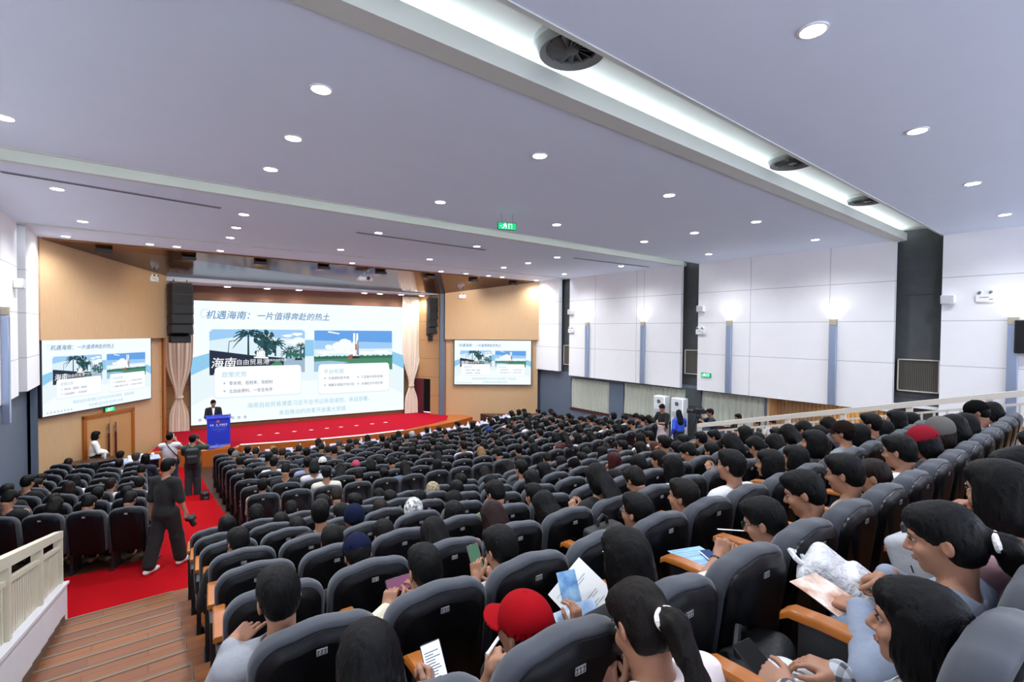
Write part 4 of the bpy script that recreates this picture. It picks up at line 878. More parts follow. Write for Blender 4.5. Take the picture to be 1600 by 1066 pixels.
def rot(pitch=0, yaw=0, roll=0):
    """head turn: pitch > 0 looks down, yaw > 0 turns to its left"""
    return np.array((Euler((0, 0, R(yaw))).to_matrix() @ Euler((-R(pitch), 0, 0)).to_matrix() @ Euler((0, R(roll), 0)).to_matrix()))
M_SKIN = mat('skin', '9C7058', 0.5, noise=0.06, nscale=12, spec=0.35)
M_CLOTHV = mat('clothing', 'FFFFFF', 0.88, objcol=True, noise=0.10, nscale=9, bump=0.35, bscale=14, sheen=0.04)
def hair_mat():
    m = mat('hair', '000000', 0.42, objcol=True, noise=0.35, nscale=30, stretch=(6, 6, .8), bump=0.35, bscale=70, spec=0.15)
    return m
M_HAIR = hair_mat(); M_EYE = mat('eye_white', '8E8884', 0.3); M_IRIS = mat('dark_iris', (0.01, 0.007, 0.005), 0.15); M_LIP = mat('lips', '8A4E46', 0.5)

def head_sdf(g, c, Q, k=.012):
    """c head centre, Q rotation (local y is the face direction)"""
    c = np.array(c); T = lambda p: c+Q @ np.array(p)
    g.ell(T((0, -.012, .03)), (.072, .092, .088), Q, .02); g.ell(T((0, .028, -.045)), (.056, .060, .075), Q, .03); g.ell(T((0, .062, -.098)), (.022, .018, .018), Q, .02)
    g.cone(T((-.03, .072, .028)), T((.03, .072, .028)), .014, .014, .02)
    for s in (-1, 1): g.ell(T((s*.032, .088, .006)), (.017, .012, .010), Q, .012, True); g.ell(T((s*.036, .066, -.03)), (.02, .018, .02), Q, .02)
    g.cone(T((0, .084, .012)), T((0, .106, -.028)), .007, .011, .012); g.ell(T((0, .094, -.034)), (.018, .011, .008), Q, .008)
    g.ell(T((0, .086, -.060)), (.021, .009, .005), Q, .004); g.ell(T((0, .084, -.070)), (.018, .009, .006), Q, .004)
    for s in (-1, 1):
        g.ell(T((s*.076, -.012, -.008)), (.009, .019, .031), Q @ rot(0, s*18), .008); g.ell(T((s*.082, -.006, -.006)), (.004, .010, .018), Q, .004, True)
def hand_sdf(g, w, f, d, s, curl=(.5, .5, .5, .5), thumb=.4, sc=1.0):
    """w wrist, f direction of the fingers, d back of the hand, s +1 right hand -1 left hand"""
    w = np.array(w, float); f = np.array(f, float); f /= np.linalg.norm(f); d = np.array(d, float); d -= f*(d@f); d /= np.linalg.norm(d); l = np.cross(d, f)*s
    T = lambda p: w+sc*(f*p[0]+l*p[1]+d*p[2]); Q = np.stack([f, l, d], 1)
    g.cone(T((-.02, 0, 0)), T((.02, 0, 0)), .025*sc, .026*sc, .012); g.box(T((.045, 0, .0)), np.array((.045, .038, .013))*sc, Q, .011*sc, .014)
    for i, (y, L, r) in enumerate(((.029, .072, .0088), (.010, .080, .0092), (-.010, .074, .0088), (-.028, .058, .0076))):
        c = curl[i]; p = np.array((.088-.004*abs(i-1), y, .002)); a = 0.0; spread = (1.2-i)*.07
        for j, fr in enumerate((.45, .32, .23)):
            a += c*(1.25 if j == 0 else 1.15); q = p+L*fr*np.array((math.cos(a), spread*math.cos(a), -math.sin(a))); rr = r*(1-.1*j); g.cone(T(p), T(q), rr*sc, rr*.92*sc, .004); p = q
    p0 = np.array((.018, .03, -.006)); p1 = np.array((.050, .056, -.014)); t = thumb; p2 = p1+.034*np.array((math.cos(t), .45-.5*t, -.35*t-.1)); p3 = p2+.026*np.array((math.cos(t*1.6), .15-.5*t, -.5*t))
    g.cone(T(p0), T(p1), .016*sc, .012*sc, .012); g.cone(T(p1), T(p2), .0115*sc, .0102*sc, .005); g.cone(T(p2), T(p3), .010*sc, .0085*sc, .004)
def ik(a, b, l1, l2, hint):
    a = np.array(a, float); b = np.array(b, float); v = b-a; L = np.linalg.norm(v)
    if L > (l1+l2)*.995: b = a+v/L*(l1+l2)*.995; v = b-a; L = np.linalg.norm(v)
    x = (l1*l1-l2*l2+L*L)/(2*L); h = math.sqrt(max(l1*l1-x*x, 0)); u = v/L; n = np.array(hint, float); n -= u*(n@u); n /= np.linalg.norm(n)+1e-9
    return a+u*x+n*h, b

def joints(head=(0, .22, 1.06), hrot=(12, 0, 0), lw=(-.08, .50, .58), rw=(.08, .50, .58), lh=(-.6, -.3, -.8), rh=(.6, -.3, -.8), le=None, re=None, stand=False, hips=None, lean=None, knees=None, ankles=None, sw=.188, turn=0):
    J = {}; Q = rot(*hrot); J['head'] = np.array(head, float); J['Q'] = Q
    J['skull'] = J['head']+Q @ np.array((0, -.03, -.075)); J['pel'] = np.array(hips if hips is not None else (head[0]*.3, .24, .50), float)
    J['neck'] = J['head']+np.array((0, -.045, -.165))+.4*(Q @ np.array((0, 0, -.0))) ; up = J['neck']-J['pel']; up = up/np.linalg.norm(up); J['up'] = up
    c, s = math.cos(R(turn)), math.sin(R(turn)); side = np.array((c, s, 0)); J['side'] = side; J['fw'] = np.cross(up, side)*1.0
    base = J['neck']-up*.055
    J['ls'] = base-side*sw; J['rs'] = base+side*sw; J['chest'] = J['neck']-up*.20; J['mid'] = J['pel']*.45+J['chest']*.55
    J['le'], J['lw'] = ik(J['ls'], lw, .275, .25, lh); J['re'], J['rw'] = ik(J['rs'], rw, .275, .25, rh)
    if le is not None: J['le'] = np.array(le, float); J['lw'] = np.array(lw, float)
    if re is not None: J['re'] = np.array(re, float); J['rw'] = np.array(rw, float)
    P = J['pel']
    J['lhip'] = P-side*.09+np.array((0, .03, -.03)); J['rhip'] = P+side*.09+np.array((0, .03, -.03))
    if knees is None: knees = ((-.11, .60, .47), (.11, .60, .47))
    if ankles is None: ankles = ((-.11, .56, .09), (.11, .56, .09))
    J['lk'], J['rk'] = [np.array(v, float) for v in knees]; J['la'], J['ra'] = [np.array(v, float) for v in ankles]
    return J
def axes3(up, side):
    f = np.cross(up, side); f /= np.linalg.norm(f); s = np.cross(f, up); return np.stack([s, f, up], 1)
def torso(g, J, e=0.0, slim=1.0):
    up = J['up']; A = axes3(up, J['side'])
    g.ell(J['pel'], np.array((.165*slim, .125, .12))+e, A, .05); g.ell(J['mid'], np.array((.142*slim, .108, .15))+e, A, .06); g.ell(J['chest'], np.array((.160*slim, .112, .16))+e, A, .06)
    b = J['neck']-up*.055; g.cone(b-J['side']*.13, b+J['side']*.13, .062+e, .062+e, .05); g.cone(J['neck']-up*.02-J['side']*.1-up*.02, J['neck']+J['side']*.1-up*.04, .045+e, .045+e, .04)
def arms(g, J, e=0.0, fore=1.0, upto=None):
    for a in 'lr':
        g.cone(J[a+'s'], J[a+'e'], .055+e, .043+e*1.2, .03)
        if fore > 0: w = J[a+'e']+(J[a+'w']-J[a+'e'])*fore; g.cone(J[a+'e'], w, .042+e*1.2, (.042+(.027-.042)*fore)+e*1.1, .02)
def legs(g, J, e=0.0, to=1.0):
    for a in 'lr':
        g.cone(J[a+'hip'], J[a+'k'], .085+e, .060+e, .04); w = J[a+'k']+(J[a+'a']-J[a+'k'])*to; g.cone(J[a+'k'], w, .058+e, .040+e*1.4, .03)
def feet(g, J, e=0.0, dirs=None):
    for i, a in enumerate('lr'):
        d = np.array(dirs[i] if dirs else (0, 1, 0), float); p = J[a+'a'].copy(); g.cone(p, p+np.array((0, 0, -.03)), .042+e, .04+e, .02); q = p+np.array((0, 0, -.055)); g.cone(q-d*.04, q+d*.08, .036+e, .036+e, .02); g.cone(q+d*.08, q+d*.15-np.array((0, 0, .008)), .036+e, .026+e, .02)
def bbox(J, m=.16):
    P = np.array([J[k] for k in ('head', 'pel', 'neck', 'ls', 'rs', 'le', 're', 'lw', 'rw', 'lk', 'rk', 'la', 'ra', 'chest')]); return P.min(0)-m, P.max(0)+m
def body_mesh(J, hands, h=.014, hh=.0065, hhand=.005, foot=None, slim=1.0):
    lo, hi = bbox(J, .22); g = Grid(lo, hi, h); torso(g, J, 0, slim); arms(g, J); legs(g, J); feet(g, J, 0, foot); g.cone(J['neck']-J['up']*.03, J['skull'], .058, .052, .03)
    parts = [g.mesh()]
    c = J['head']; g2 = Grid(c-.17, c+.17, hh); head_sdf(g2, c, J['Q']); g2.cone(J['neck']-J['up']*.0, J['skull'], .054, .052, .03); parts.append(g2.mesh())
    for a, s in (('l', -1), ('r', 1)):
        hd = hands.get(a)
        if hd:
            w = J[a+'w']; g3 = Grid(w-.24, w+.24, hhand); u = (J[a+'e']-w); u /= np.linalg.norm(u); g3.cone(w+u*.10, w, .033, .026, .01); hand_sdf(g3, w, hd[0], hd[1], s, hd[2] if len(hd) > 2 else (.35, .4, .45, .5), hd[3] if len(hd) > 3 else .4, .97); parts.append(g3.mesh())
    return join(parts)
def shirt_mesh(J, sleeve=1.0, e=.013, h=.012, slim=1.0, hem=.0, collar=False, hood=False):
    lo, hi = bbox(J, .22); g = Grid(lo, hi, h); torso(g, J, e, slim); arms(g, J, e, {0: 0, 1: .96}.get(sleeve, 0)) if sleeve != .5 else arms(g, J, e, .02)
    if sleeve == .5:
        for a in 'lr': g.cone(J[a+'s'], J[a+'e'], .056+e, .052+e, .02)
    g.cone(J['neck']-J['up']*.02, J['skull']+J['up']*.02, .064, .060, .012, True)
    if collar: 
        n = J['neck']; g.cone(n-J['up']*.035, n+J['up']*.012, .078, .070, .015); g.cone(n-J['up']*.09, n+J['up']*.09, .062, .062, .008, True)
    if hood:
        n = J['neck']-J['fw']*.075-J['up']*.035; g.ell(n, (.105, .05, .075), axes3(J['up'], J['side']), .03)
    g.plane_cut(J['pel']-J['up']*(.09-hem), -J['up'])
    return g.mesh()
def trouser_mesh(J, to=.97, e=.012, h=.014, wide=0.0, stand=False):
    lo, hi = bbox(J, .22); g = Grid(lo, hi, h); A = axes3(J['up'], J['side']); g.ell(J['pel']-J['up']*.03, np.array((.168, .128, .10))+e, A, .05); legs(g, J, e+wide, to)
    if wide:
        for a in 'lr': g.cone(J[a+'k'], J[a+'k']+(J[a+'a']-J[a+'k'])*to, .062+e+wide, .058+e+wide, .03)
    return g.mesh()
EYES = []; BROWS = []
for s in (-1, 1):
    m = MB(); m.ell((s*.031, .0765, .0055), (.0115, .0095, .0065), 0, 8); m.ell((s*.031, .0842, .0055), (.0050, .0026, .0052), 1, 8); m.tube([(s*.019, .0850, .0095), (s*.031, .0885, .0125), (s*.044, .081, .009)], .0022, 5, 1); EYES.append(m.mesh('eye', [M_EYE, M_IRIS]))
    m = MB(); m.tube([(s*.014, .0905, .024), (s*.032, .0885, .029), (s*.048, .080, .025)], [.0018, .0026, .0014], 6, 0); BROWS.append(m.mesh('eyebrow', M_IRIS))
m = MB(); m.tube([(-.020, .0855, -.064), (0, .0945, -.0625), (.020, .0855, -.064)], [.0018, .004, .0018], 6); m.tube([(-.018, .0845, -.068), (0, .0925, -.070), (.018, .0845, -.068)], [.0016, .0045, .0016], 6); LIPS = m.mesh('lips', M_LIP)
def strands(g, amp, freq, c=(0, -.02)):
    P = np.stack(np.meshgrid(*g.ax, indexing='ij'), -1); th = np.arctan2(P[..., 0]-c[0], -(P[..., 1]-c[1])); r = np.hypot(P[..., 0], P[..., 1]+.02)
    g.D += (amp*np.clip(r/.08, .2, 1.2)*(np.sin(th*freq+3*np.sin(P[..., 2]*25))+.6*np.sin(th*freq*2.3+P[..., 2]*40+1.3)+.5*np.sin(P[..., 1]*freq*9+P[..., 0]*freq*6))).astype(np.float32)
def hair_mesh(st, h=.008, under=False):
    g = Grid((-.2, -.32, -.48), (.2, .2, .22), h)
    if st == 'n':                                                    # gathered at the nape, for under a cap
        g.ell((0, -.022, .03), (.081, .098, .088), None, .01); g.ell((0, -.085, -.055), (.048, .036, .045), None, .02); g.ell((0, -.11, -.075), (.035, .03, .035), None, .015); g.ell((0, .135, -.035), (.088, .10, .10), None, .012, True)
        for s in (-1, 1): g.ell((s*.088, .01, -.055), (.03, .06, .06), None, .01, True)
        strands(g, .002, 34)
    elif st in 'sf':                                                   # short crop; f has faded sides
        g.ell((0, -.020, .044), (.084, .100, .094) if st == 's' else (.078, .098, .092), None, .01); g.ell((0, .045, .088), (.062, .052, .040) if st == 's' else (.055, .048, .034), None, .03)
        g.ell((0, -.055, -.01), (.070, .058, .075), None, .03); g.ell((0, .135, -.035), (.082, .085, .088), None, .012, True)
        for s in (-1, 1): g.ell((s*.088, .0, -.045), (.03, .042, .052), None, .01, True)
        g.ell((0, -.06, -.13), (.1, .1, .055), None, .02, True); g.ell((0, .06, -.12), (.12, .08, .12), None, .01, True); strands(g, .002, 34)
    elif st == 'x':
        g.ell((0, -.022, .045), (.094, .108, .104), None, .01); g.ell((0, -.06, -.01), (.078, .06, .085), None, .03); g.ell((0, .135, -.04), (.08, .08, .09), None, .012, True); g.ell((0, .05, -.12), (.12, .09, .10), None, .01, True)
        P = np.stack(np.meshgrid(*g.ax, indexing='ij'), -1); g.D += (.008*np.sin(P[..., 0]*170)*np.sin(P[..., 1]*150+1)*np.sin(P[..., 2]*160)).astype(np.float32)
    elif st in 'blpu':
        g.ell((0, -.020, .042), (.083, .100, .093), None, .01); g.ell((0, .04, .075), (.066, .055, .045), None, .03); g.ell((0, -.05, -.02), (.078, .066, .085), None, .03)
        if st in 'bl':
            for s in (-1, 1): g.ell((s*.066, -.005, -.045), (.026, .060, .10), None, .03)
            g.ell((0, -.055, -.07), (.086, .058, .085), None, .03)
            if st == 'l': g.ell((0, -.095, -.20), (.098, .040, .185), None, .04); g.cone((-.05, -.10, -.28), (-.04, -.09, -.38), .04, .012, .03); g.cone((.05, -.10, -.28), (.045, -.09, -.38), .04, .012, .03)
        if st == 'p': g.cone((0, -.115, .02), (0, -.165, -.02), .026, .036, .02); g.cone((0, -.165, -.02), (.01, -.165, -.16), .038, .036, .02); g.cone((.01, -.165, -.16), (.02, -.15, -.30), .036, .010, .02)
        if st == 'u': g.ell((0, -.125, .05), (.048, .042, .046), None, .015)
        g.ell((0, .125, -.045), (.062, .078, .098) if st in 'bl' else (.074, .082, .100), None, .012, True); g.ell((0, .10, -.13), (.058, .10, .075), None, .01, True)
        if st in 'pu':
            for s in (-1, 1): g.ell((s*.09, .0, -.045), (.03, .042, .055), None, .01, True)
            g.ell((0, -.06, -.135), (.1, .1, .055), None, .02, True)
        strands(g, .0018, 38)
    if st == 'n': pass
    if under: g.plane_cut((0, 0, .03), (0, 0, 1))
    return g.mesh()
def cap_mesh(h=.006, brim=True):
    g = Grid((-.13, -.16, -.06), (.13, .27, .19), h); g.ell((0, -.014, .040), (.091, .111, .100), None, .004); g.plane_cut((0, 0, .010), (0, .12, -1)); g.ell((0, -.014, .030), (.084, .104, .09), None, 0, True); g.ell((0, -.014, .142), (.007, .007, .005), None, .003)
    if brim:
        def f(P):
            x, y, z = P[..., 0], P[..., 1], P[..., 2]; zz = .030-.028*(x/.075)**2-.10*np.clip(y-.09, 0, 1); d = np.sqrt((x/.078)**2+((y-.075)/.105)**2)-1
            return np.maximum(np.maximum(np.abs(z-zz)-.005, d*.078), .05-y)
        g.put(f, (-.09, .04, -.03), (.09, .19, .05), .006)
    return g.mesh()
def beanie_mesh(h=.007): g = Grid((-.15, -.17, -.07), (.15, .15, .2), h); g.ell((0, -.018, .048), (.092, .108, .102), None, .004); g.cone((0, -.02, .015), (0, -.02, .02), .098, .098, .02); g.plane_cut((0, 0, -.012), (0, .25, -1)); g.ell((0, .14, -.05), (.085, .08, .075), None, .008, True); return g.mesh()
HAIRM = {s: to_mesh('hair', hair_mesh(s), M_HAIR) for s in 'sfxblpu'}
UNDER = {s: to_mesh('hair', hair_mesh(s, .007, True), M_HAIR) for s in 'sbn'}
M_HATV = mat('hat_cloth', 'FFFFFF', 0.85, objcol=True, bump=0.03, bscale=120, spec=0.1); M_LEO = mat('patterned_cloth', 'B8A888', 0.85, col2='1E1A16', nscale=70); M_SCARF = mat('black_white_cloth', 'E8E8E8', 0.85, col2='080808', nscale=26)
CAPM = to_mesh('cap', cap_mesh(), M_HATV); BEAN = to_mesh('hat', beanie_mesh(), M_HATV); BEANLEO = BEAN.copy(); BEANLEO.materials.clear(); BEANLEO.materials.append(M_LEO); BEANSC = BEAN.copy(); BEANSC.materials.clear(); BEANSC.materials.append(M_SCARF)
def glasses_mesh():
    m = MB()
    for s in (-1, 1):
        m.tube([(s*.032+.021*math.cos(t), .101-.004*abs(math.cos(t)), .004+.017*math.sin(t)) for t in [2*math.pi*i/14 for i in range(15)]], .0014, 5); m.tube([(s*.053, .099, .008), (s*.074, .05, .010), (s*.078, -.01, .004)], .0014, 5)
    m.tube([(-.011, .101, .008), (0, .105, .010), (.011, .101, .008)], .0014, 5); return m.mesh('glasses', mat('glasses_frame', (0.015, 0.015, 0.018), 0.25))
GLS = glasses_mesh()
def scrunchie_mesh():
    m = MB(); n = 18; q = [(.034*math.cos(2*math.pi*i/n), .034*math.sin(2*math.pi*i/n)*.8) for i in range(n+1)]; m.tube([(x, -.140+.02*y, -.004+y) for x, y in q], .011, 8); return m.mesh('hair_tie', mat('white_fluffy_cloth', 'EDE8E4', 0.95, bump=0.6, bscale=90))
SCR = scrunchie_mesh()
HCOL = {k: tuple(c*(.45 if k in ('k', 'black', 'brown', 'brownd') else .8) for c in hexc(v)) for k, v in dict(k='0B0A0B', brown='2A1C15', brownd='1A120E', black='08080A', auburn='4A2413', auburnd='261010', red='3A0E10', tan='8A6B46', grey='6E6A66', greyl='B4B0AC', greyd='3A3836', white='D8D4CC', navy='141A36', blue='2A3F78', crimson='8E1A2A', rose='B04A60', leopard='8A7A60', scarf='B0B0B0').items()}
TCOL = {k: tuple(c*.78 for c in hexc(v)) for k, v in dict(navy='1A2136', charcoal='222327', grey='8C8E94', black='09090B', white='DEDDE0', beige='B8A891', cream='D6CFBE', lavender='8E92B4', denim='5A6E8E', brown='54402F', suit='11131C', tan='A89A82', pink='D2A6AC', lightblue='A6B6D2', yellow='D8A81E', maroon='4E1A1E', olive='5C5638', green='1E7A3C', crimson='8E1826', pinkwhite='E2D2D2', whiteblack='D8D6D4', plaid='8A8C92').items()}
TNAME = dict(navy='navy', charcoal='charcoal', suit='dark suit', lightblue='light blue', pinkwhite='pale pink', whiteblack='white', plaid='plaid')
HNAME = dict(k='black', brown='brown', brownd='dark brown', black='black', auburn='auburn', auburnd='dark auburn', red='dark red', tan='light brown', grey='grey', greyl='white', greyd='greying', white='white')
SNAME = dict(s='short', f='cropped', x='curly', b='chin-length', l='long', p='ponytailed', u='bun-tied')

# seated stock figures: posture x sleeve, shared by everybody too small to tell apart by posture
POSES = [dict(hrot=(10, 0, 0)), dict(hrot=(20, 18, 3), lw=(-.10, .46, .56), rw=(.02, .52, .60)), dict(hrot=(36, -4, 0), head=(0, .25, 1.04), lw=(-.07, .46, .70), rw=(.06, .47, .71)), dict(hrot=(8, -14, -4), rw=(.03, .36, .90), rh=(.8, .2, -.8)), dict(hrot=(2, 10, 0), head=(0, .19, 1.08)), dict(hrot=(30, 12, 4), head=(.01, .25, 1.04), lw=(-.06, .48, .68), rw=(.10, .46, .60))]
PROTO = []
for pz in POSES:
    J = joints(**pz); hd = dict(l=((.35, .9, -.1), (0, .1, 1)), r=((-.35, .9, -.1), (0, .1, 1)))
    if pz['hrot'][0] >= 30: hd = dict(l=((.2, .5, .8), (-.6, -.3, .5), (.6, .7, .7, .8)), r=((-.2, .5, .8), (.6, -.3, .5), (.6, .7, .7, .8)))
    if 'rh' in pz: hd['r'] = ((-.3, -.1, .9), (.3, 1, 0), (.9, 1, 1, 1))
    PROTO.append(dict(J=J, body=to_mesh('person', body_mesh(J, hd, .017, .009, .0075), M_SKIN), shirt={sl: to_mesh('shirt', shirt_mesh(J, sl, .013, .016), M_CLOTHV) for sl in (.5, 1)}, pants=to_mesh('trousers', trouser_mesh(J, h=.018), M_CLOTHV)))
def dress(o, J, hair, hcol, extra='', face=False):
    """hair, hat, glasses and face features as parts placed on the head"""
    Mh = Matrix.Translation(J['head']) @ Matrix(J['Q'].tolist()).to_4x4(); out = []
    def part(nm, me, col=None):
        q = link(nm, me, o); q.matrix_local = Mh; q.color = (*(col or (0, 0, 0)), 1); out.append(q); return q
    if hair in 'cw':
        part('hair', UNDER['n' if hcol == 'red' else 's' if hcol not in ('crimson', 'rose', 'grey', 'scarf', 'leopard') else 'b'], HCOL['brown' if hcol == 'grey' else 'k'])
        if hair == 'c': part('cap', CAPM, HCOL[hcol])
        else: part('hat', BEANLEO if hcol == 'leopard' else BEANSC if hcol == 'scarf' else BEAN, HCOL[hcol])
    else:
        part('hair', HAIRM[hair], HCOL[hcol])
        if hair == 'p': part('hair_tie', SCR)
    if 'g' in extra: part('glasses', GLS)
    if face:
        for nm, mes in (('eye', EYES), ('eyebrow', BROWS)):
            for me in mes: part(nm, me)
        part('lips', LIPS)
    return out
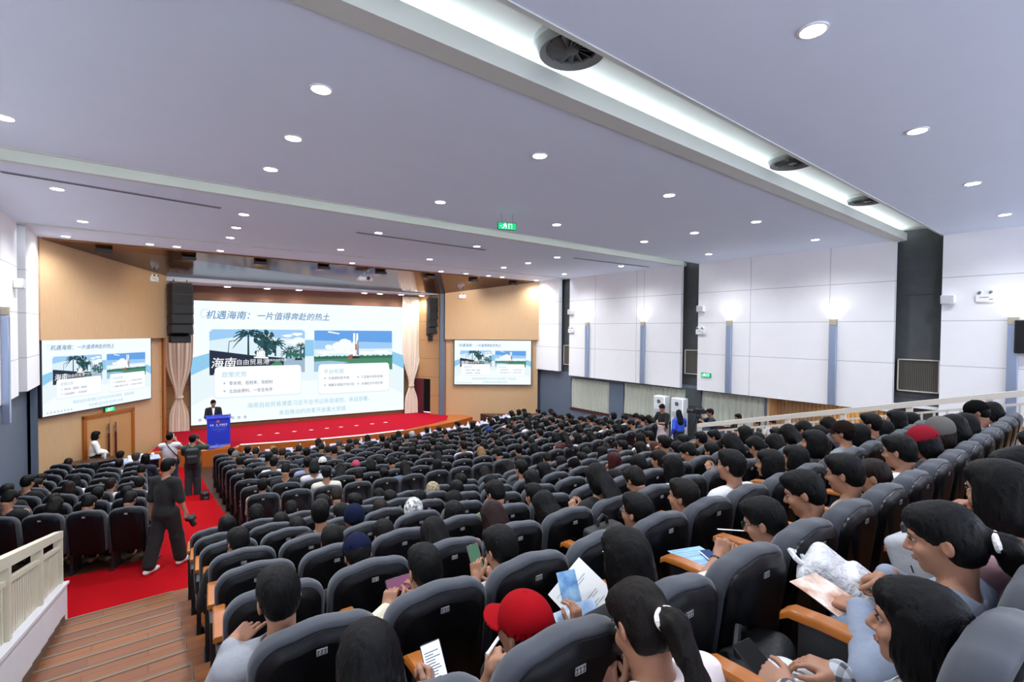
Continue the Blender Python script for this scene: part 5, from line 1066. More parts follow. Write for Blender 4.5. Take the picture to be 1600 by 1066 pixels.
PEOPLE = '''
B 1 0 -0.06 -0.03 s brownd black
B 1 1 -0.07 -0.04 s k grey
B 1 2 0.03 -0.03 b brownd black
B 1 3 -0.00 0.12 s k black
B 2 0 -0.10 -0.05 s k black
B 2 1 0.02 -0.03 s k grey
B 2 2 -0.09 -0.09 s k black
B 2 3 -0.14 0.12 s k black
B 3 0 0.06 -0.03 s k white
B 3 1 0.14 -0.01 f brown white
B 3 2 0.04 -0.03 b brown black
B 3 3 -0.07 0.12 s k black
B 4 2 0.04 -0.03 b k white
B 4 3 -0.08 -0.07 p k olive
B 5 0 0.08 -0.01 s k black
B 5 3 -0.11 -0.10 s brown white
B 7 0 0.14 0.07 b k navy
B 7 1 0.14 -0.04 f k white
B 7 2 0.14 -0.10 l k black
B 8 0 -0.05 0.00 s greyd grey
B 8 1 0.09 0.06 s k lightblue
B 8 3 0.05 -0.10 s brown white
L 1 0 -0.04 -0.00 s k beige
L 1 10 0.01 0.02 s k black
L 1 13 -0.07 0.12 l k maroon
L 1 14 -0.06 0.02 b k white
L 1 17 0.13 0.03 b k black
L 1 19 0.04 0.03 s k black
L 1 2 -0.03 0.10 s k cream
L 1 20 0.08 0.10 s k charcoal
L 1 21 0.14 0.01 l k black
L 1 3 0.01 -0.03 s k black
L 1 4 0.03 -0.06 u k black
L 1 5 -0.11 0.02 l k denim
L 1 6 0.05 -0.03 b k black
L 1 9 0.00 0.00 s k black
L 2 1 -0.03 0.10 s k black
L 2 10 0.02 -0.10 s k navy
L 2 12 0.10 -0.03 s k black
L 2 14 -0.06 -0.02 b k black
L 2 16 -0.05 0.09 b k black
L 2 18 0.14 0.03 s k white
L 2 19 0.13 -0.01 s k black
L 2 2 -0.02 0.11 b k white
L 2 3 -0.06 -0.00 l k black
L 2 4 0.06 0.02 b k black
L 2 5 -0.00 0.01 s k black
L 2 7 0.02 0.00 l k black
L 2 9 0.09 -0.05 b tan brown
L 3 0 -0.01 -0.01 b k navy
L 3 10 0.14 -0.05 b brownd black
L 3 11 0.10 -0.06 s k grey
L 3 12 -0.14 -0.10 s k black
L 3 13 0.03 -0.03 s k grey
L 3 14 0.06 0.04 s k grey
L 3 16 -0.05 0.09 s k black
L 3 19 -0.03 0.11 s k charcoal
L 3 2 0.03 0.10 s k lavender
L 3 20 -0.13 -0.04 s k cream
L 3 4 -0.01 -0.08 c rose black
L 3 5 0.03 -0.07 s k black
L 3 6 0.03 -0.10 l k denim
L 3 8 -0.12 0.04 l k black
L 3 9 0.06 0.05 s brown white
L 4 1 0.04 0.06 s k white
L 4 11 0.03 -0.04 s k black
L 4 12 0.07 -0.02 s k grey
L 4 20 0.13 -0.02 s k black
L 4 21 -0.10 -0.10 s k black
L 4 3 0.07 -0.05 c white grey
L 4 7 0.13 -0.04 b k black
L 4 9 0.01 -0.10 b brownd beige
L 5 0 -0.00 0.03 s k charcoal
L 5 1 0.10 0.08 s k black
L 5 10 0.00 -0.10 s k white
L 5 11 0.03 -0.01 s k black
L 5 12 0.02 -0.02 s k navy
L 5 13 0.11 -0.10 s k grey
L 5 14 0.00 -0.08 b k beige
L 5 15 0.02 -0.02 b brown yellow
L 5 16 0.05 0.09 l k white
L 5 18 0.01 0.01 b k white
L 5 19 -0.12 0.04 s k black
L 5 20 -0.08 0.03 s brown lightblue
L 5 21 -0.09 0.02 s k lightblue
L 5 3 -0.07 0.12 s k navy
L 5 4 0.02 0.09 s k navy
L 5 7 0.05 -0.02 s k black
L 5 8 0.00 -0.05 b k black
L 5 9 0.08 0.01 s k black
L 6 11 0.08 -0.02 s k navy
L 6 13 0.06 0.07 l k navy
L 6 14 0.08 -0.08 c blue navy
L 6 18 -0.14 -0.00 b k black
L 6 19 -0.09 -0.03 s k lightblue
L 6 2 0.00 0.05 s brown black
L 6 4 0.11 0.01 s k navy
L 6 5 0.08 0.01 s brown navy
L 6 7 0.10 -0.02 s k navy
L 7 0 0.07 -0.01 s grey charcoal
L 7 1 0.04 0.04 s k grey
L 7 10 -0.06 -0.04 s k pink
L 7 11 0.02 -0.01 b k navy
L 7 12 -0.11 0.01 s k charcoal
L 7 15 0.14 -0.10 c blue navy
L 7 17 0.05 0.07 l k pink
L 7 18 -0.04 0.04 s k navy
L 7 19 -0.08 -0.01 s k grey
L 7 2 0.02 -0.01 s k charcoal
L 7 20 -0.10 -0.04 l k black
L 7 3 0.06 0.01 s k navy
L 7 4 0.13 0.01 s k navy
L 7 5 0.09 0.05 s greyd grey
L 7 6 0.10 0.04 s brown navy
L 7 7 -0.04 -0.10 s k navy
L 7 8 0.04 -0.02 s k grey
L 7 9 0.04 0.03 s k tan
L 8 0 0.09 0.02 s k navy
L 8 10 -0.09 -0.07 s k navy
L 8 17 -0.09 0.00 b k black
L 8 2 0.12 -0.02 s tan grey
L 8 8 0.09 0.01 s k navy
L 9 11 -0.01 -0.09 s greyl white
L 9 13 0.04 -0.06 s k navy
L 9 15 -0.14 0.02 s k suit
L 9 7 -0.09 -0.10 s k black
U 1 1 -0.01 -0.00 x k black
U 1 11 -0.09 0.01 s k black
U 1 13 0.04 -0.05 s k black
U 1 14 0.12 -0.05 b k black
U 1 2 -0.11 -0.02 s k white
U 1 3 -0.02 0.06 f brown white
U 1 4 0.14 -0.07 s k white
U 1 8 -0.01 -0.03 b brownd black
U 2 0 0.07 0.02 l k beige
U 2 1 0.10 -0.06 b k black
U 2 10 -0.01 -0.02 b brownd white
U 2 13 0.12 0.04 s k black
U 2 14 0.14 0.12 l k white
U 2 15 -0.05 0.12 s k white
U 2 2 0.11 0.07 s k black
U 2 3 -0.00 0.01 s k black
U 2 4 -0.06 -0.04 s k black
U 2 5 0.07 -0.04 w leopard black
U 2 6 0.00 0.02 b k black
U 2 8 0.10 0.12 s k black
U 3 1 0.14 -0.09 b k black
U 3 12 0.09 0.01 b brownd black
U 3 13 0.02 -0.05 l auburn black
U 3 14 -0.06 -0.03 s k navy
U 3 15 -0.08 -0.03 b k black
U 3 2 0.05 -0.03 s k black
U 3 3 -0.01 -0.07 b brown grey
U 3 4 -0.01 -0.05 s k grey
U 3 5 0.01 -0.01 b k black
U 3 6 0.03 -0.03 l k black
U 3 7 0.03 0.10 s k black
U 3 8 -0.07 -0.00 l k black
U 3 9 0.03 -0.04 c black black
U 4 0 -0.03 0.00 s k black
U 4 1 0.14 0.12 s k black
U 4 11 0.10 0.12 s k navy
U 4 12 -0.03 -0.03 b k grey
U 4 13 0.12 0.05 s k black
U 4 14 0.03 0.02 s k white
U 4 15 0.08 -0.10 l k black
U 4 2 -0.08 0.00 w navy brown
U 4 3 0.02 -0.05 w scarf white
U 4 4 -0.03 -0.05 b k black
U 4 9 -0.03 0.02 b red black
U 5 1 -0.00 -0.04 s k black
U 5 10 0.03 0.01 s k tan
U 5 11 0.01 -0.05 s k black
U 5 12 -0.07 -0.06 s k crimson
U 5 13 -0.07 0.08 l k black
U 5 14 -0.09 -0.09 b k black
U 5 15 0.02 -0.09 s k beige
U 5 2 -0.09 -0.10 s k black
U 5 3 0.04 -0.05 b k denim
U 5 4 -0.03 0.05 s k green
U 5 5 -0.06 -0.05 s k black
U 5 7 0.09 -0.10 s k white g
U 5 8 0.01 0.00 s k black g
U 5 9 -0.12 0.02 p brownd white
U 6 1 -0.02 -0.04 c navy black
U 6 10 0.14 0.01 s k black
U 6 11 0.14 -0.02 b k beige
U 6 12 0.00 0.06 l k black
U 6 13 -0.01 0.05 s k beige
U 6 14 0.03 -0.08 s k black
U 6 15 -0.09 0.01 l k black
U 6 2 0.00 -0.04 b k pink
U 6 3 -0.02 -0.02 b auburnd black
U 6 4 -0.04 -0.03 l k white
U 6 5 0.02 0.11 l k black
U 6 6 -0.03 -0.00 s brownd black
U 6 7 -0.02 0.05 b k white g
U 6 9 0.14 0.12 b k black
U 7 0 0.00 0.00 H1 k grey
U 7 1 0.00 0.00 H8 k cream
U 7 10 0.14 0.12 c brown grey
U 7 11 0.11 0.04 b k navy
U 7 12 -0.04 0.12 s k black
U 7 13 -0.09 -0.01 b k black
U 7 14 -0.04 0.06 l k black
U 7 15 0.14 -0.04 b k black
U 7 2 0.00 0.00 H9 k grey
U 7 4 -0.05 -0.02 s k black g
U 7 5 -0.06 -0.01 s brownd white
U 7 6 -0.00 0.12 s k white
U 7 7 0.14 0.04 b k black
U 7 8 0.09 0.01 b k black
U 7 9 -0.03 0.11 b k black
U 8 0 0.00 0.00 H2 k black
U 8 1 0.00 0.00 H3 red navy
U 8 10 -0.07 0.07 w grey pink
U 8 11 -0.08 0.05 b k black
U 8 12 -0.06 0.01 b k black
U 8 13 -0.03 0.09 c black grey
U 8 15 0.01 -0.01 b k white
U 8 2 -0.05 0.03 b k black
U 8 4 0.00 0.00 H5 k whiteblack
U 8 5 -0.12 0.03 s k olive
U 8 6 -0.08 0.05 s k tan g
U 8 7 -0.14 -0.06 f brown grey
U 8 8 -0.14 0.05 s k white g
U 8 9 -0.02 0.05 c crimson navy
U 9 1 0.00 0.00 H4 k pinkwhite
U 9 2 0.00 0.00 H7 k plaid
U 9 3 0.00 0.00 H6 k denim
U 9 4 -0.11 0.11 b k pink
U 9 5 -0.12 0.09 s k white
U 9 6 -0.14 0.12 f k pink
'''.strip().split('\n')
OCC = {}
rnd = random.Random(11)
heroes = {}
def hair_phrase(h, hc):
    if h == 'c': return 'in a %s cap' % dict(k='black').get(hc, hc)
    if h == 'w': return 'in a %s' % dict(leopard='leopard-patterned hat', scarf='black-and-white hat', white='white hat').get(hc, hc+' knit hat')
    return 'with %s %s hair' % (SNAME[h], HNAME[hc])
rx = random.Random(29)
taken = {tuple(l.split()[:3]) for l in PEOPLE}
for (b, k, j) in sorted(SEATS):
    if (b, str(k), str(j)) in taken: continue
    pr = .42 if b == 'L' and j >= 8 else .18 if b == 'L' and k > 4 else .34 if b == 'U' and k <= 5 and j >= 6 else .12 if b == 'U' and 6 <= k <= 7 and j >= 9 else 0
    if rx.random() < pr: PEOPLE.append('%s %d %d %.2f %.2f %s k %s' % (b, k, j, rx.uniform(-.06, .06), rx.uniform(-.08, .05), rx.choice('ssssbbl'), rx.choice(['black', 'black', 'black', 'charcoal', 'navy', 'white', 'grey'])))
for line in PEOPLE:
    q = line.split(); b, k, j = q[0], int(q[1]), int(q[2]); dx, dz = float(q[3]), float(q[4]); h, hc, tc = q[5:8]; extra = q[8] if len(q) > 8 else ''
    key = (b, k, j); OCC[key] = 1
    if h[0] == 'H': heroes[h] = key; continue
    x, y, z, a = SEATS[key]; zz, px, py = depth((x, y, z))
    pi = [0, 1, 2, 3, 4, 5, 0, 2, 1, 4][(k*7+j*5+(3 if b == 'L' else 0)) % 10]
    if extra == 'g' and pi == 2: pi = 0
    P = PROTO[pi]; dzz = dz-(.05 if b == 'U' else -.03)+(1.07-float(P['J']['head'][2])-.02)
    o = link('person', P['body']); c, s = math.cos(a), math.sin(a); o.location = (x+dx*c, y+dx*s, z+dzz); o.rotation_euler.z = a+rnd.uniform(-.12, .12)
    pl = place_phrase(key).replace(' row above the cross aisle', ' row above the cross aisle')
    col = 'in %s' % TNAME.get(tc, tc)
    tag(o, ('person %s %s, %s' % (hair_phrase(h, hc), col, pl.replace('from the wooden stairs', 'from stairs').replace('from the red aisle', 'from aisle').replace('above the cross aisle', 'above cross-aisle').replace('below the cross aisle', 'below cross-aisle').replace('of the small block', 'of small block'))), 'person', 'seated audience')
    dress(o, P['J'], h, hc, extra, face=zz < 4.5)
    sl = 1 if rnd.random() < (.45 if tc not in ('white', 'yellow', 'green', 'black') else .25) else .5
    f = rnd.uniform(.88, 1.08); s_ = link('shirt', P['shirt'][sl], o); s_.color = (*[v*f for v in TCOL[tc]], 1)
    t_ = link('trousers', P['pants'], o); t_.color = (*rnd.choice([TCOL['black'], TCOL['navy'], TCOL['denim'], TCOL['charcoal'], TCOL['black']]), 1)

# the seats: the nearest 300 are things, the distant rest is one object
cnt = 0; far = MB()
def chair(key):
    x, y, z, a = SEATS[key]; b, k, j = key
    state = 'occupied' if key in OCC else 'empty'
    t = thing('auditorium_seat', '%s grey and black seat, %s' % (state, place_phrase(key)), 'seat', (x, y, z), a, 'auditorium seats')
    link('backrest', BACK, t); s = link('back_shell', SHELL, t); link('number_plate', PLATE, s); link('seat_cushion', CUSH, t)
    for sx in ((-.256, .256) if (b == 'B' and j == 0) or (b == 'U' and j == 15) or j == 23 else (-.256,)):
        if b == 'B' and sx < 0 and j == 3: pass
        p = link('armrest', PAD, t); p.location.x = sx; p = link('side_frame', SIDE, t); p.location.x = sx
for zz, key in order:
    if cnt < 300: chair(key); cnt += 1
    else:
        x, y, z, a = SEATS[key]; M = Matrix.Translation((x, y, z)) @ Matrix.Rotation(a, 4, 'Z')
        for me, mi in ((BACK, 0), (SHELL, 1), (CUSH, 0), (PLATE, 2), (PAD, 3), (SIDE, 1)):
            Mx = M @ Matrix.Translation((-.256, 0, 0)) if me in (PAD, SIDE) else M
            far.add([v.co for v in me.vertices], [tuple(p.vertices) for p in me.polygons], mi, Mx)
if far.v:
    o = far.build('distant_seats', [M_FAB, M_SHELL, M_PLATE, M_TRIMWOOD]); tag(o, 'more grey and black auditorium seats in the rows nearest the stage', 'seats', None, 'stuff')
# ------------------------------------------------------------------ people near the camera, each with a pose of their own
def finish(o, J, hair, hcol, tcol, pcol, sleeve, extra='', slim=1.0, collar=False, hood=False, wide=0, shirt_h=.008, hem=0, face=True, shirt_mat=None, pants=True, kw_to=.97):
    parts = dress(o, J, hair, hcol, extra, face)
    s = link('shirt', to_mesh('shirt', shirt_mesh(J, sleeve, .014, shirt_h, slim, hem, collar, hood), shirt_mat or M_CLOTHV), o); s.color = (*(TCOL.get(tcol) or hexc(tcol)), 1)
    if pants: t = link('trousers', to_mesh('trousers', trouser_mesh(J, kw_to, wide=wide), M_CLOTHV), o); t.color = (*(TCOL.get(pcol) or hexc(pcol)), 1)
    return parts
def hero(hk, label, jargs, hands, hair, hcol, tcol, pcol, sleeve, **kw):
    x, y, z, a = SEATS[heroes[hk]]; slim = kw.get('slim', 1.0)
    J = joints(**jargs); o = link('person', to_mesh('person', body_mesh(J, hands, .012, .0055, .0045, None, slim), M_SKIN)); o.location = (x, y, z); o.rotation_euler.z = a
    tag(o, label, 'person', 'seated audience'); parts = finish(o, J, hair, hcol, tcol, pcol, sleeve, **kw)
    return Matrix.Translation((x, y, z)) @ Matrix.Rotation(a, 4, 'Z'), J, o, parts
def orient(p, up, nrm):
    """matrix at p whose local y follows up and whose local z follows nrm"""
    n = Vector(nrm).normalized(); u = Vector(up); u = (u-n*u.dot(n)).normalized(); s = u.cross(n); return Matrix.Translation(p) @ Matrix(((s.x, u.x, n.x, 0), (s.y, u.y, n.y, 0), (s.z, u.z, n.z, 0), (0, 0, 0, 1)))
def phone(M, label, scr=(.25, .3, .45), st=.8, case=None, text=False):
    t = thing('phone', label, 'phone'); t.matrix_world = M
    a = MB(); a.cbox((-.037, -.078, -.0045), (.037, .078, .0045), .0035); a.build('case', case or M_BLACK, t)
    a = MB(); a.box((-.034, -.074, .0046), (.034, .074, .0052), 0)
    if text:
        for k in range(11): a.box((-.028, .045-.009*k, .0053), (-.028+.056*random.Random(k).uniform(.5, 1), .048-.009*k, .0055), 1)
    a.build('screen', [emat('phone_screen_%s' % label[:18], scr, st), M_BLACK], t, smooth=False)
    c = MB(); c.cbox((-.03, .045, -.0075), (-.008, .07, -.0044), .002); c.build('camera_bump', M_BLACKGLOSS, t)
def sheet(M, w, h, label, cat='paper', name='paper_sheet', m=None, printed=True, bend=.02, seed=1):
    a = MB(); n = 8; vs = []; fs = []
    for i in range(n+1):
        for k in (0, 1): v = i/n-.5; vs.append(((k-.5)*w, v*h, bend*math.cos(v*math.pi)))
    for i in range(n): fs.append((2*i, 2*i+1, 2*i+3, 2*i+2))
    a.add(vs, fs, 0); a.add([(x, y, z-.0012) for x, y, z in vs], fs, 0)
    r = random.Random(seed)
    if printed:
        for k in range(26):
            v = .44-k*.034
            if r.random() < .25: continue
            z = bend*math.cos(v*math.pi)+.0006; L = r.uniform(.3, .8); a.box((-.42*w, v*h, z), ((-.42+L)*w, v*h+.0022, z+.0003), 1)
    o = a.build(name, [m or M_PAPER, mat('print_ink', '6E7078', 0.7)], smooth=True); o.matrix_world = M; tag(o, label, cat); return o
G2 = ((.7, .8, .9, 1.0), .5)
TOCAM = lambda M, p: (M.inverted() @ Vector((0, 0, ZC)))-Vector(p)
# grey sweater, hand behind the ear
M, J, o, _ = hero('H1', 'person in a grey sweater resting a hand behind the ear, beside the wooden stairs', dict(head=(-.12, .24, 1.04), hrot=(14, 6, -4), lw=(-.29, .25, .885), le=(-.35, .30, .66), rw=(.12, .48, .6)),
    dict(l=((.75, .35, .45), (-.3, -.7, .4), (.25, .55, .8, .9), .1), r=((-.3, .9, 0), (0, 0, 1))), 's', 'black', '8E9096', 'charcoal', 1, collar=True)
# long dark hair, phone in the right hand
M, J, o, _ = hero('H2', 'person with long black hair in black, lit phone in hand, beside the red cap', dict(head=(-.03, .25, .965), hrot=(22, -4, 0), lw=(.02, .50, .56), rw=(.215, .37, .69)),
    dict(l=((.3, .9, 0), (0, 0, 1)), r=((.25, .6, .55), (.75, -.5, .1), (.9, .9, .9, .9), .6)), 'l', 'black', '0C0C0E', 'black', 1)
phone(M @ orient((.262, .44, .745), (.05, .75, .6), TOCAM(M, (.262, .44, .745))), 'lit phone showing lines of text below the red cap', (.55, .68, .95), .55, None, True)
# red cap
M, J, o, parts = hero('H3', 'person in a bright red cap holding a blue card and printed sheets', dict(head=(.03, .30, .86), hrot=(2, 16, 0), lw=(.0, .46, .63), rw=(.44, .47, .62), rh=(.3, -.6, -.8), lh=(-.6, -.2, -.8)),
    dict(l=((.5, .8, .1), (-.3, .3, .9), (.9, 1, 1.1, 1.1), .5), r=((.12, .25, .95), (.25, -.95, .1), (.5, .55, .6, .7), .5)), 'c', 'red', '161B2C', 'black', .5)
for p in parts:
    if p.name.startswith('cap'): p.color = (*hexc('8E0510'), 1)
b = MB(); b.lathe([(.031, -.008), (.033, -.006), (.033, .006), (.031, .008)], 20, 0, cap=False); b.cbox((-.014, -.037, -.017), (.014, -.029, .017), .004, 0)
w = b.build('watch', M_BLACKGLOSS); d = (Vector(J['re'])-Vector(J['rw'])).normalized(); w.matrix_world = M @ orient(Vector(J['rw'])+d*.035, (-.5, -.6, .3), d); tag(w, 'black smart watch on the wrist of the person in the red cap', 'watch')
sheet(M @ orient((.50, .60, .74), (.1, .5, .8), TOCAM(M, (.5, .6, .74))), .09, .14, 'blue printed card held up by the person in the red cap', 'card', 'printed_card', mat('blue_print', '3D79B8', 0.5, col2='9CC3DC', nscale=14), False, .004)
sheet(M @ orient((.66, .62, .60), (-.35, .8, .55), TOCAM(M, (.66, .62, .6))), .24, .36, 'large printed white sheet spread beside the red cap', printed=True, seed=4)
sheet(M @ orient((.56, .55, .50), (.3, .8, .3), TOCAM(M, (.56, .55, .5))), .21, .29, 'blue and white leaflet under the large printed sheet', 'leaflet', 'leaflet', mat('leaflet_print', 'D5DEE6', 0.5, col2='5B8FC0', nscale=9), False)
p = MB(); p.tube([(0, -.06, 0), (0, .06, 0)], .007, 10); p.tube([(0, .06, 0), (0, .07, 0)], .004, 8); q = p.build('pen', M_WHITE); q.matrix_world = M @ orient((.04, .53, .66), (.8, .55, -.15), (0, 0, 1)); tag(q, 'thick white pen in the hand of the person in the red cap', 'pen')
# ponytail and white hair tie
M, J, o, _ = hero('H4', 'person with a ponytail in a fluffy white hair tie, bent over a phone', dict(head=(.02, .74, .81), hrot=(36, -6, 6), hips=(0, .30, .50), lw=(-.05, .80, .57), rw=(.08, .80, .58), lh=(-.7, -.3, -.5), rh=(.7, -.2, -.5)),
    dict(l=((.1, .3, .95), (-.8, -.5, .2), (.8, .8, .9, .9), .4), r=((-.2, .1, .95), (.5, -.8, .2), (.9, 1, 1.1, 1.1), .6)), 'p', 'brownd', 'E4D6D4', 'E0DCDA', .5)
phone(M @ orient((-.065, .86, .69), (-.1, .35, .9), (-.35, -.75, .45)), 'dark blue lit phone in front of the ponytailed person', (.06, .12, .22), .9, mat('phone_gold', 'B8AFA0', 0.3))
# glasses, straw, watch
M, J, o, _ = hero('H5', 'person in glasses with a white straw to the lips and a dark watch', dict(head=(.0, .24, .94), hrot=(20, 14, 0), lw=(-.20, .37, .76), lh=(-.8, -.5, -.4), rw=(.06, .42, .70)),
    dict(l=((.6, .1, .75), (-.5, -.75, .4), (.75, .9, 1.0, 1.0), .3), r=((-.5, .5, .6), (.4, -.4, .6), (.9, .9, 1, 1), .4)), 's', 'k', 'D8D6D4', 'black', .5, extra='g')
w = MB(); w.lathe([(.030, -.008), (.033, 0), (.030, .008)], 20, 0, cap=False); w.lathe([(.0005, .0), (.021, 0), (.021, .009), (.018, .011), (.0005, .011)], 20, 0, Matrix.Translation((0, -.030, 0)) @ Matrix.Rotation(R(90), 4, 'X'))
d = (Vector(J['le'])-Vector(J['lw'])).normalized(); w = w.build('watch', mat('watch_steel', '26282B', 0.25, metal=.6)); w.matrix_world = M @ orient(Vector(J['lw'])+d*.04, (-.4, -.7, .4), d); tag(w, 'round dark watch on the raised wrist of the person with the straw', 'watch')
s = MB(); s.tube([(0, 0, 0), (0, .14, 0)], .0035, 8); s = s.build('straw', M_WHITE); s.matrix_world = M @ orient((-.03, .33, .87), (-.6, .55, .5), (0, 0, 1)); tag(s, 'thin white straw at the lips of the person in glasses', 'straw')
sheet(M @ orient((-.07, .56, .615), (.25, .95, .1), (0, -.08, 1)), .24, .31, 'pale blue brochure lying on a lap next to the orange armrest', 'brochure', 'brochure', mat('brochure_print', '9EC4E6', 0.35, col2='7FB0DC', nscale=5), True, .006, 9)
phone(M @ orient((.0, .54, .632), (.35, .9, .1), (0, -.08, 1)), 'white-backed phone lying on the pale blue brochure', (.02, .04, .12), .6, M_WHITE)
# denim jacket
M, J, o, _ = hero('H6', 'person in a faded denim jacket with a white hair clip, wrist hanging over the armrest', dict(head=(.03, .29, 1.0), hrot=(14, 16, 0), lw=(-.14, .47, .72), rw=(.14, .48, .76), lh=(-.7, -.4, -.4), rh=(.7, -.4, -.4)),
    dict(l=((.2, .9, -.2), (-.2, .2, 1), (.5, .55, .6, .7), .3), r=((-.3, .8, -.5), (.1, .5, .9), (.7, .8, .9, 1.0), .3)), 'p', 'k', '7E8798', '8FA2B8', 1)
sheet(M @ orient((-.10, .60, .70), (.2, .9, .1), (-.1, -.15, 1)), .15, .2, 'small picture booklet held over pale jeans', 'booklet', 'booklet', mat('booklet_print', 'E0D6CC', 0.4, col2='A0623E', nscale=11), False, .004)
# bob hair, plaid shirt
M_PLAID = mat('plaid_cloth', 'B9BAC0', 0.85, bump=.2, bscale=40); _n = M_PLAID.node_tree
_tc = _n.nodes.new('ShaderNodeTexCoord'); _acc = None
for ax in 'XYZ':
    sp = _n.nodes.new('ShaderNodeSeparateXYZ'); _n.links.new(_tc.outputs['Object'], sp.inputs[0]); mm = _n.nodes.new('ShaderNodeMath'); mm.operation = 'PINGPONG'; mm.inputs[1].default_value = .03; _n.links.new(sp.outputs[ax], mm.inputs[0])
    cc = _n.nodes.new('ShaderNodeMath'); cc.operation = 'LESS_THAN'; cc.inputs[1].default_value = .009; _n.links.new(mm.outputs[0], cc.inputs[0])
    if _acc is None: _acc = cc.outputs[0]
    else: ad = _n.nodes.new('ShaderNodeMath'); ad.operation = 'ADD'; _n.links.new(_acc, ad.inputs[0]); _n.links.new(cc.outputs[0], ad.inputs[1]); _acc = ad.outputs[0]
_dv = _n.nodes.new('ShaderNodeMath'); _dv.operation = 'MULTIPLY'; _dv.inputs[1].default_value = .45; _n.links.new(_acc, _dv.inputs[0])
_mx = _n.nodes.new('ShaderNodeMix'); _mx.data_type = 'RGBA'; _mx.inputs[6].default_value = (*hexc('B4B6BC'), 1); _mx.inputs[7].default_value = (*hexc('16181C'), 1); _n.links.new(_dv.outputs[0], _mx.inputs[0]); _n.links.new(_mx.outputs[2], _n.nodes['Principled BSDF'].inputs['Base Color'])
M, J, o, _ = hero('H7', 'person with a black bob in a plaid shirt and pale trousers holding a black phone', dict(head=(.0, .20, .92), hrot=(2, 14, 0), lw=(-.13, .47, .62), rw=(.12, .44, .60), lh=(-.7, -.4, -.5)),
    dict(l=((.05, .9, .15), (-.6, .1, .8), (.9, .95, 1.0, 1.0), .5), r=((-.3, .9, 0), (0, 0, 1))), 'b', 'black', 'B4B6BC', 'D6D6DA', 1, shirt_mat=M_PLAID)
phone(M @ orient((-.115, .575, .64), (.25, .9, .2), (-.35, -.3, 1)), 'black phone in the hand of the person in the plaid shirt', (.01, .01, .015), .08)
# phone held sideways
M, J, o, _ = hero('H8', 'person with cropped crown in a cream vest over tan sleeves, filming with a phone', dict(head=(.02, .24, .98), hrot=(14, 2, 0), lw=(-.11, .40, .74), rw=(.08, .42, .76), lh=(-.9, -.3, -.5), rh=(.9, -.3, -.5)),
    dict(l=((.3, .4, .85), (-.5, -.7, .3), (.8, .9, .9, .9), .4), r=((-.4, .4, .8), (.5, -.7, .3), (.8, .9, .9, .9), .4)), 'f', 'k', 'D0C8B4', 'black', 1)
phone(M @ orient((-.02, .47, .82), (1, .05, 0), (0, -.85, .5)), 'phone held sideways with a purple and orange picture', (.16, .06, .12), .4)
# grey shirt, phone up
M, J, o, _ = hero('H9', 'person in glasses and a pale grey shirt holding up a phone in a red case', dict(head=(-.05, .24, .97), hrot=(22, 6, 0), lw=(-.05, .50, .70), rw=(.06, .48, .66), lh=(-.8, -.3, -.6), rh=(.8, -.3, -.6)),
    dict(l=((.05, .35, .9), (-.75, -.5, .2), (.7, .8, .9, .9), .5), r=((-.4, .3, .8), (.6, -.6, .3), (.8, .9, 1, 1), .5)), 's', 'black', 'A4A5A6', 'black', .5, extra='g')
phone(M @ orient((-.035, .55, .80), (-.12, .3, .9), (-.35, -.8, .45)), 'phone with a green picture in a dark red case', (.05, .12, .08), .4, mat('phone_red', '5A141C', 0.4))

# ------------------------------------------------------------------ standing people
M_SHOE = mat('white_shoe', 'D8D2CC', 0.5); M_SHOEK = mat('black_shoe', '141416', 0.4)
def stander(label, loc, rz, head=(0, .02, 1.57), hrot=(8, 0, 0), hair='s', hcol='k', tcol='black', pcol='black', sleeve=.5, lw=(-.24, .05, .80), rw=(.24, .05, .80), lhd=((0, .1, -1), (-1, 0, 0)), rhd=((0, .1, -1), (1, 0, 0)), ank=((-.1, -.02, .09), (.1, .04, .09)), knee=None, scale=1.0, shoes=M_SHOEK, lh=(-.3, -.8, 0), rh=(.3, -.8, 0), hem=-.06, slim=1.0, skirt=None, extra='', face=True, wide=.012, group=None, **kw):
    knee = knee or tuple((.5*a[0]+.5*s*.09, .5*a[1]+.03, .49) for a, s in zip(ank, (-1, 1)))
    J = joints(head=head, hrot=hrot, hips=(0, 0, .92), lw=lw, rw=rw, lh=lh, rh=rh, knees=knee, ankles=ank)
    o = link('person', to_mesh('person', body_mesh(J, dict(l=lhd, r=rhd), .014, .007, .0055, None, slim), M_SKIN)); o.location = loc; o.rotation_euler.z = rz; o.scale = (scale,)*3
    tag(o, label, 'person', group)
    finish(o, J, hair, hcol, tcol, pcol, sleeve, extra=extra, slim=slim, wide=wide, hem=hem, face=face, shirt_h=.012, pants=skirt is None, **kw)
    if skirt:
        g = Grid((-.4, -.4, .1), (.4, .4, 1.15), .014); g.cone((0, 0, .95), (0, .01, .22), .165, .20, .05); g.plane_cut((0, 0, .22), (0, 0, -1)); g.plane_cut((0, 0, 1.0), (0, 0, 1)); s = link('skirt', to_mesh('skirt', g.mesh(), M_CLOTHV), o); s.color = (*hexc(skirt), 1)
    g = Grid((-.4, -.5, -.02), (.4, .5, .2), .009)
    for a in ('la', 'ra'):
        p = J[a]; g.cone(p+np.array((0, 0, .01)), p-np.array((0, 0, .03)), .05, .048, .02); g.cone(p+np.array((0, -.04, -.048)), p+np.array((0, .10, -.05)), .042, .042, .02); g.cone(p+np.array((0, .10, -.05)), p+np.array((0, .16, -.055)), .042, .03, .02)
    g.plane_cut((0, 0, .003), (0, 0, -1)); link('shoes', to_mesh('shoes', g.mesh(), shoes), o)
    return Matrix.Translation(loc) @ Matrix.Rotation(rz, 4, 'Z') @ Matrix.Scale(scale, 4), J, o
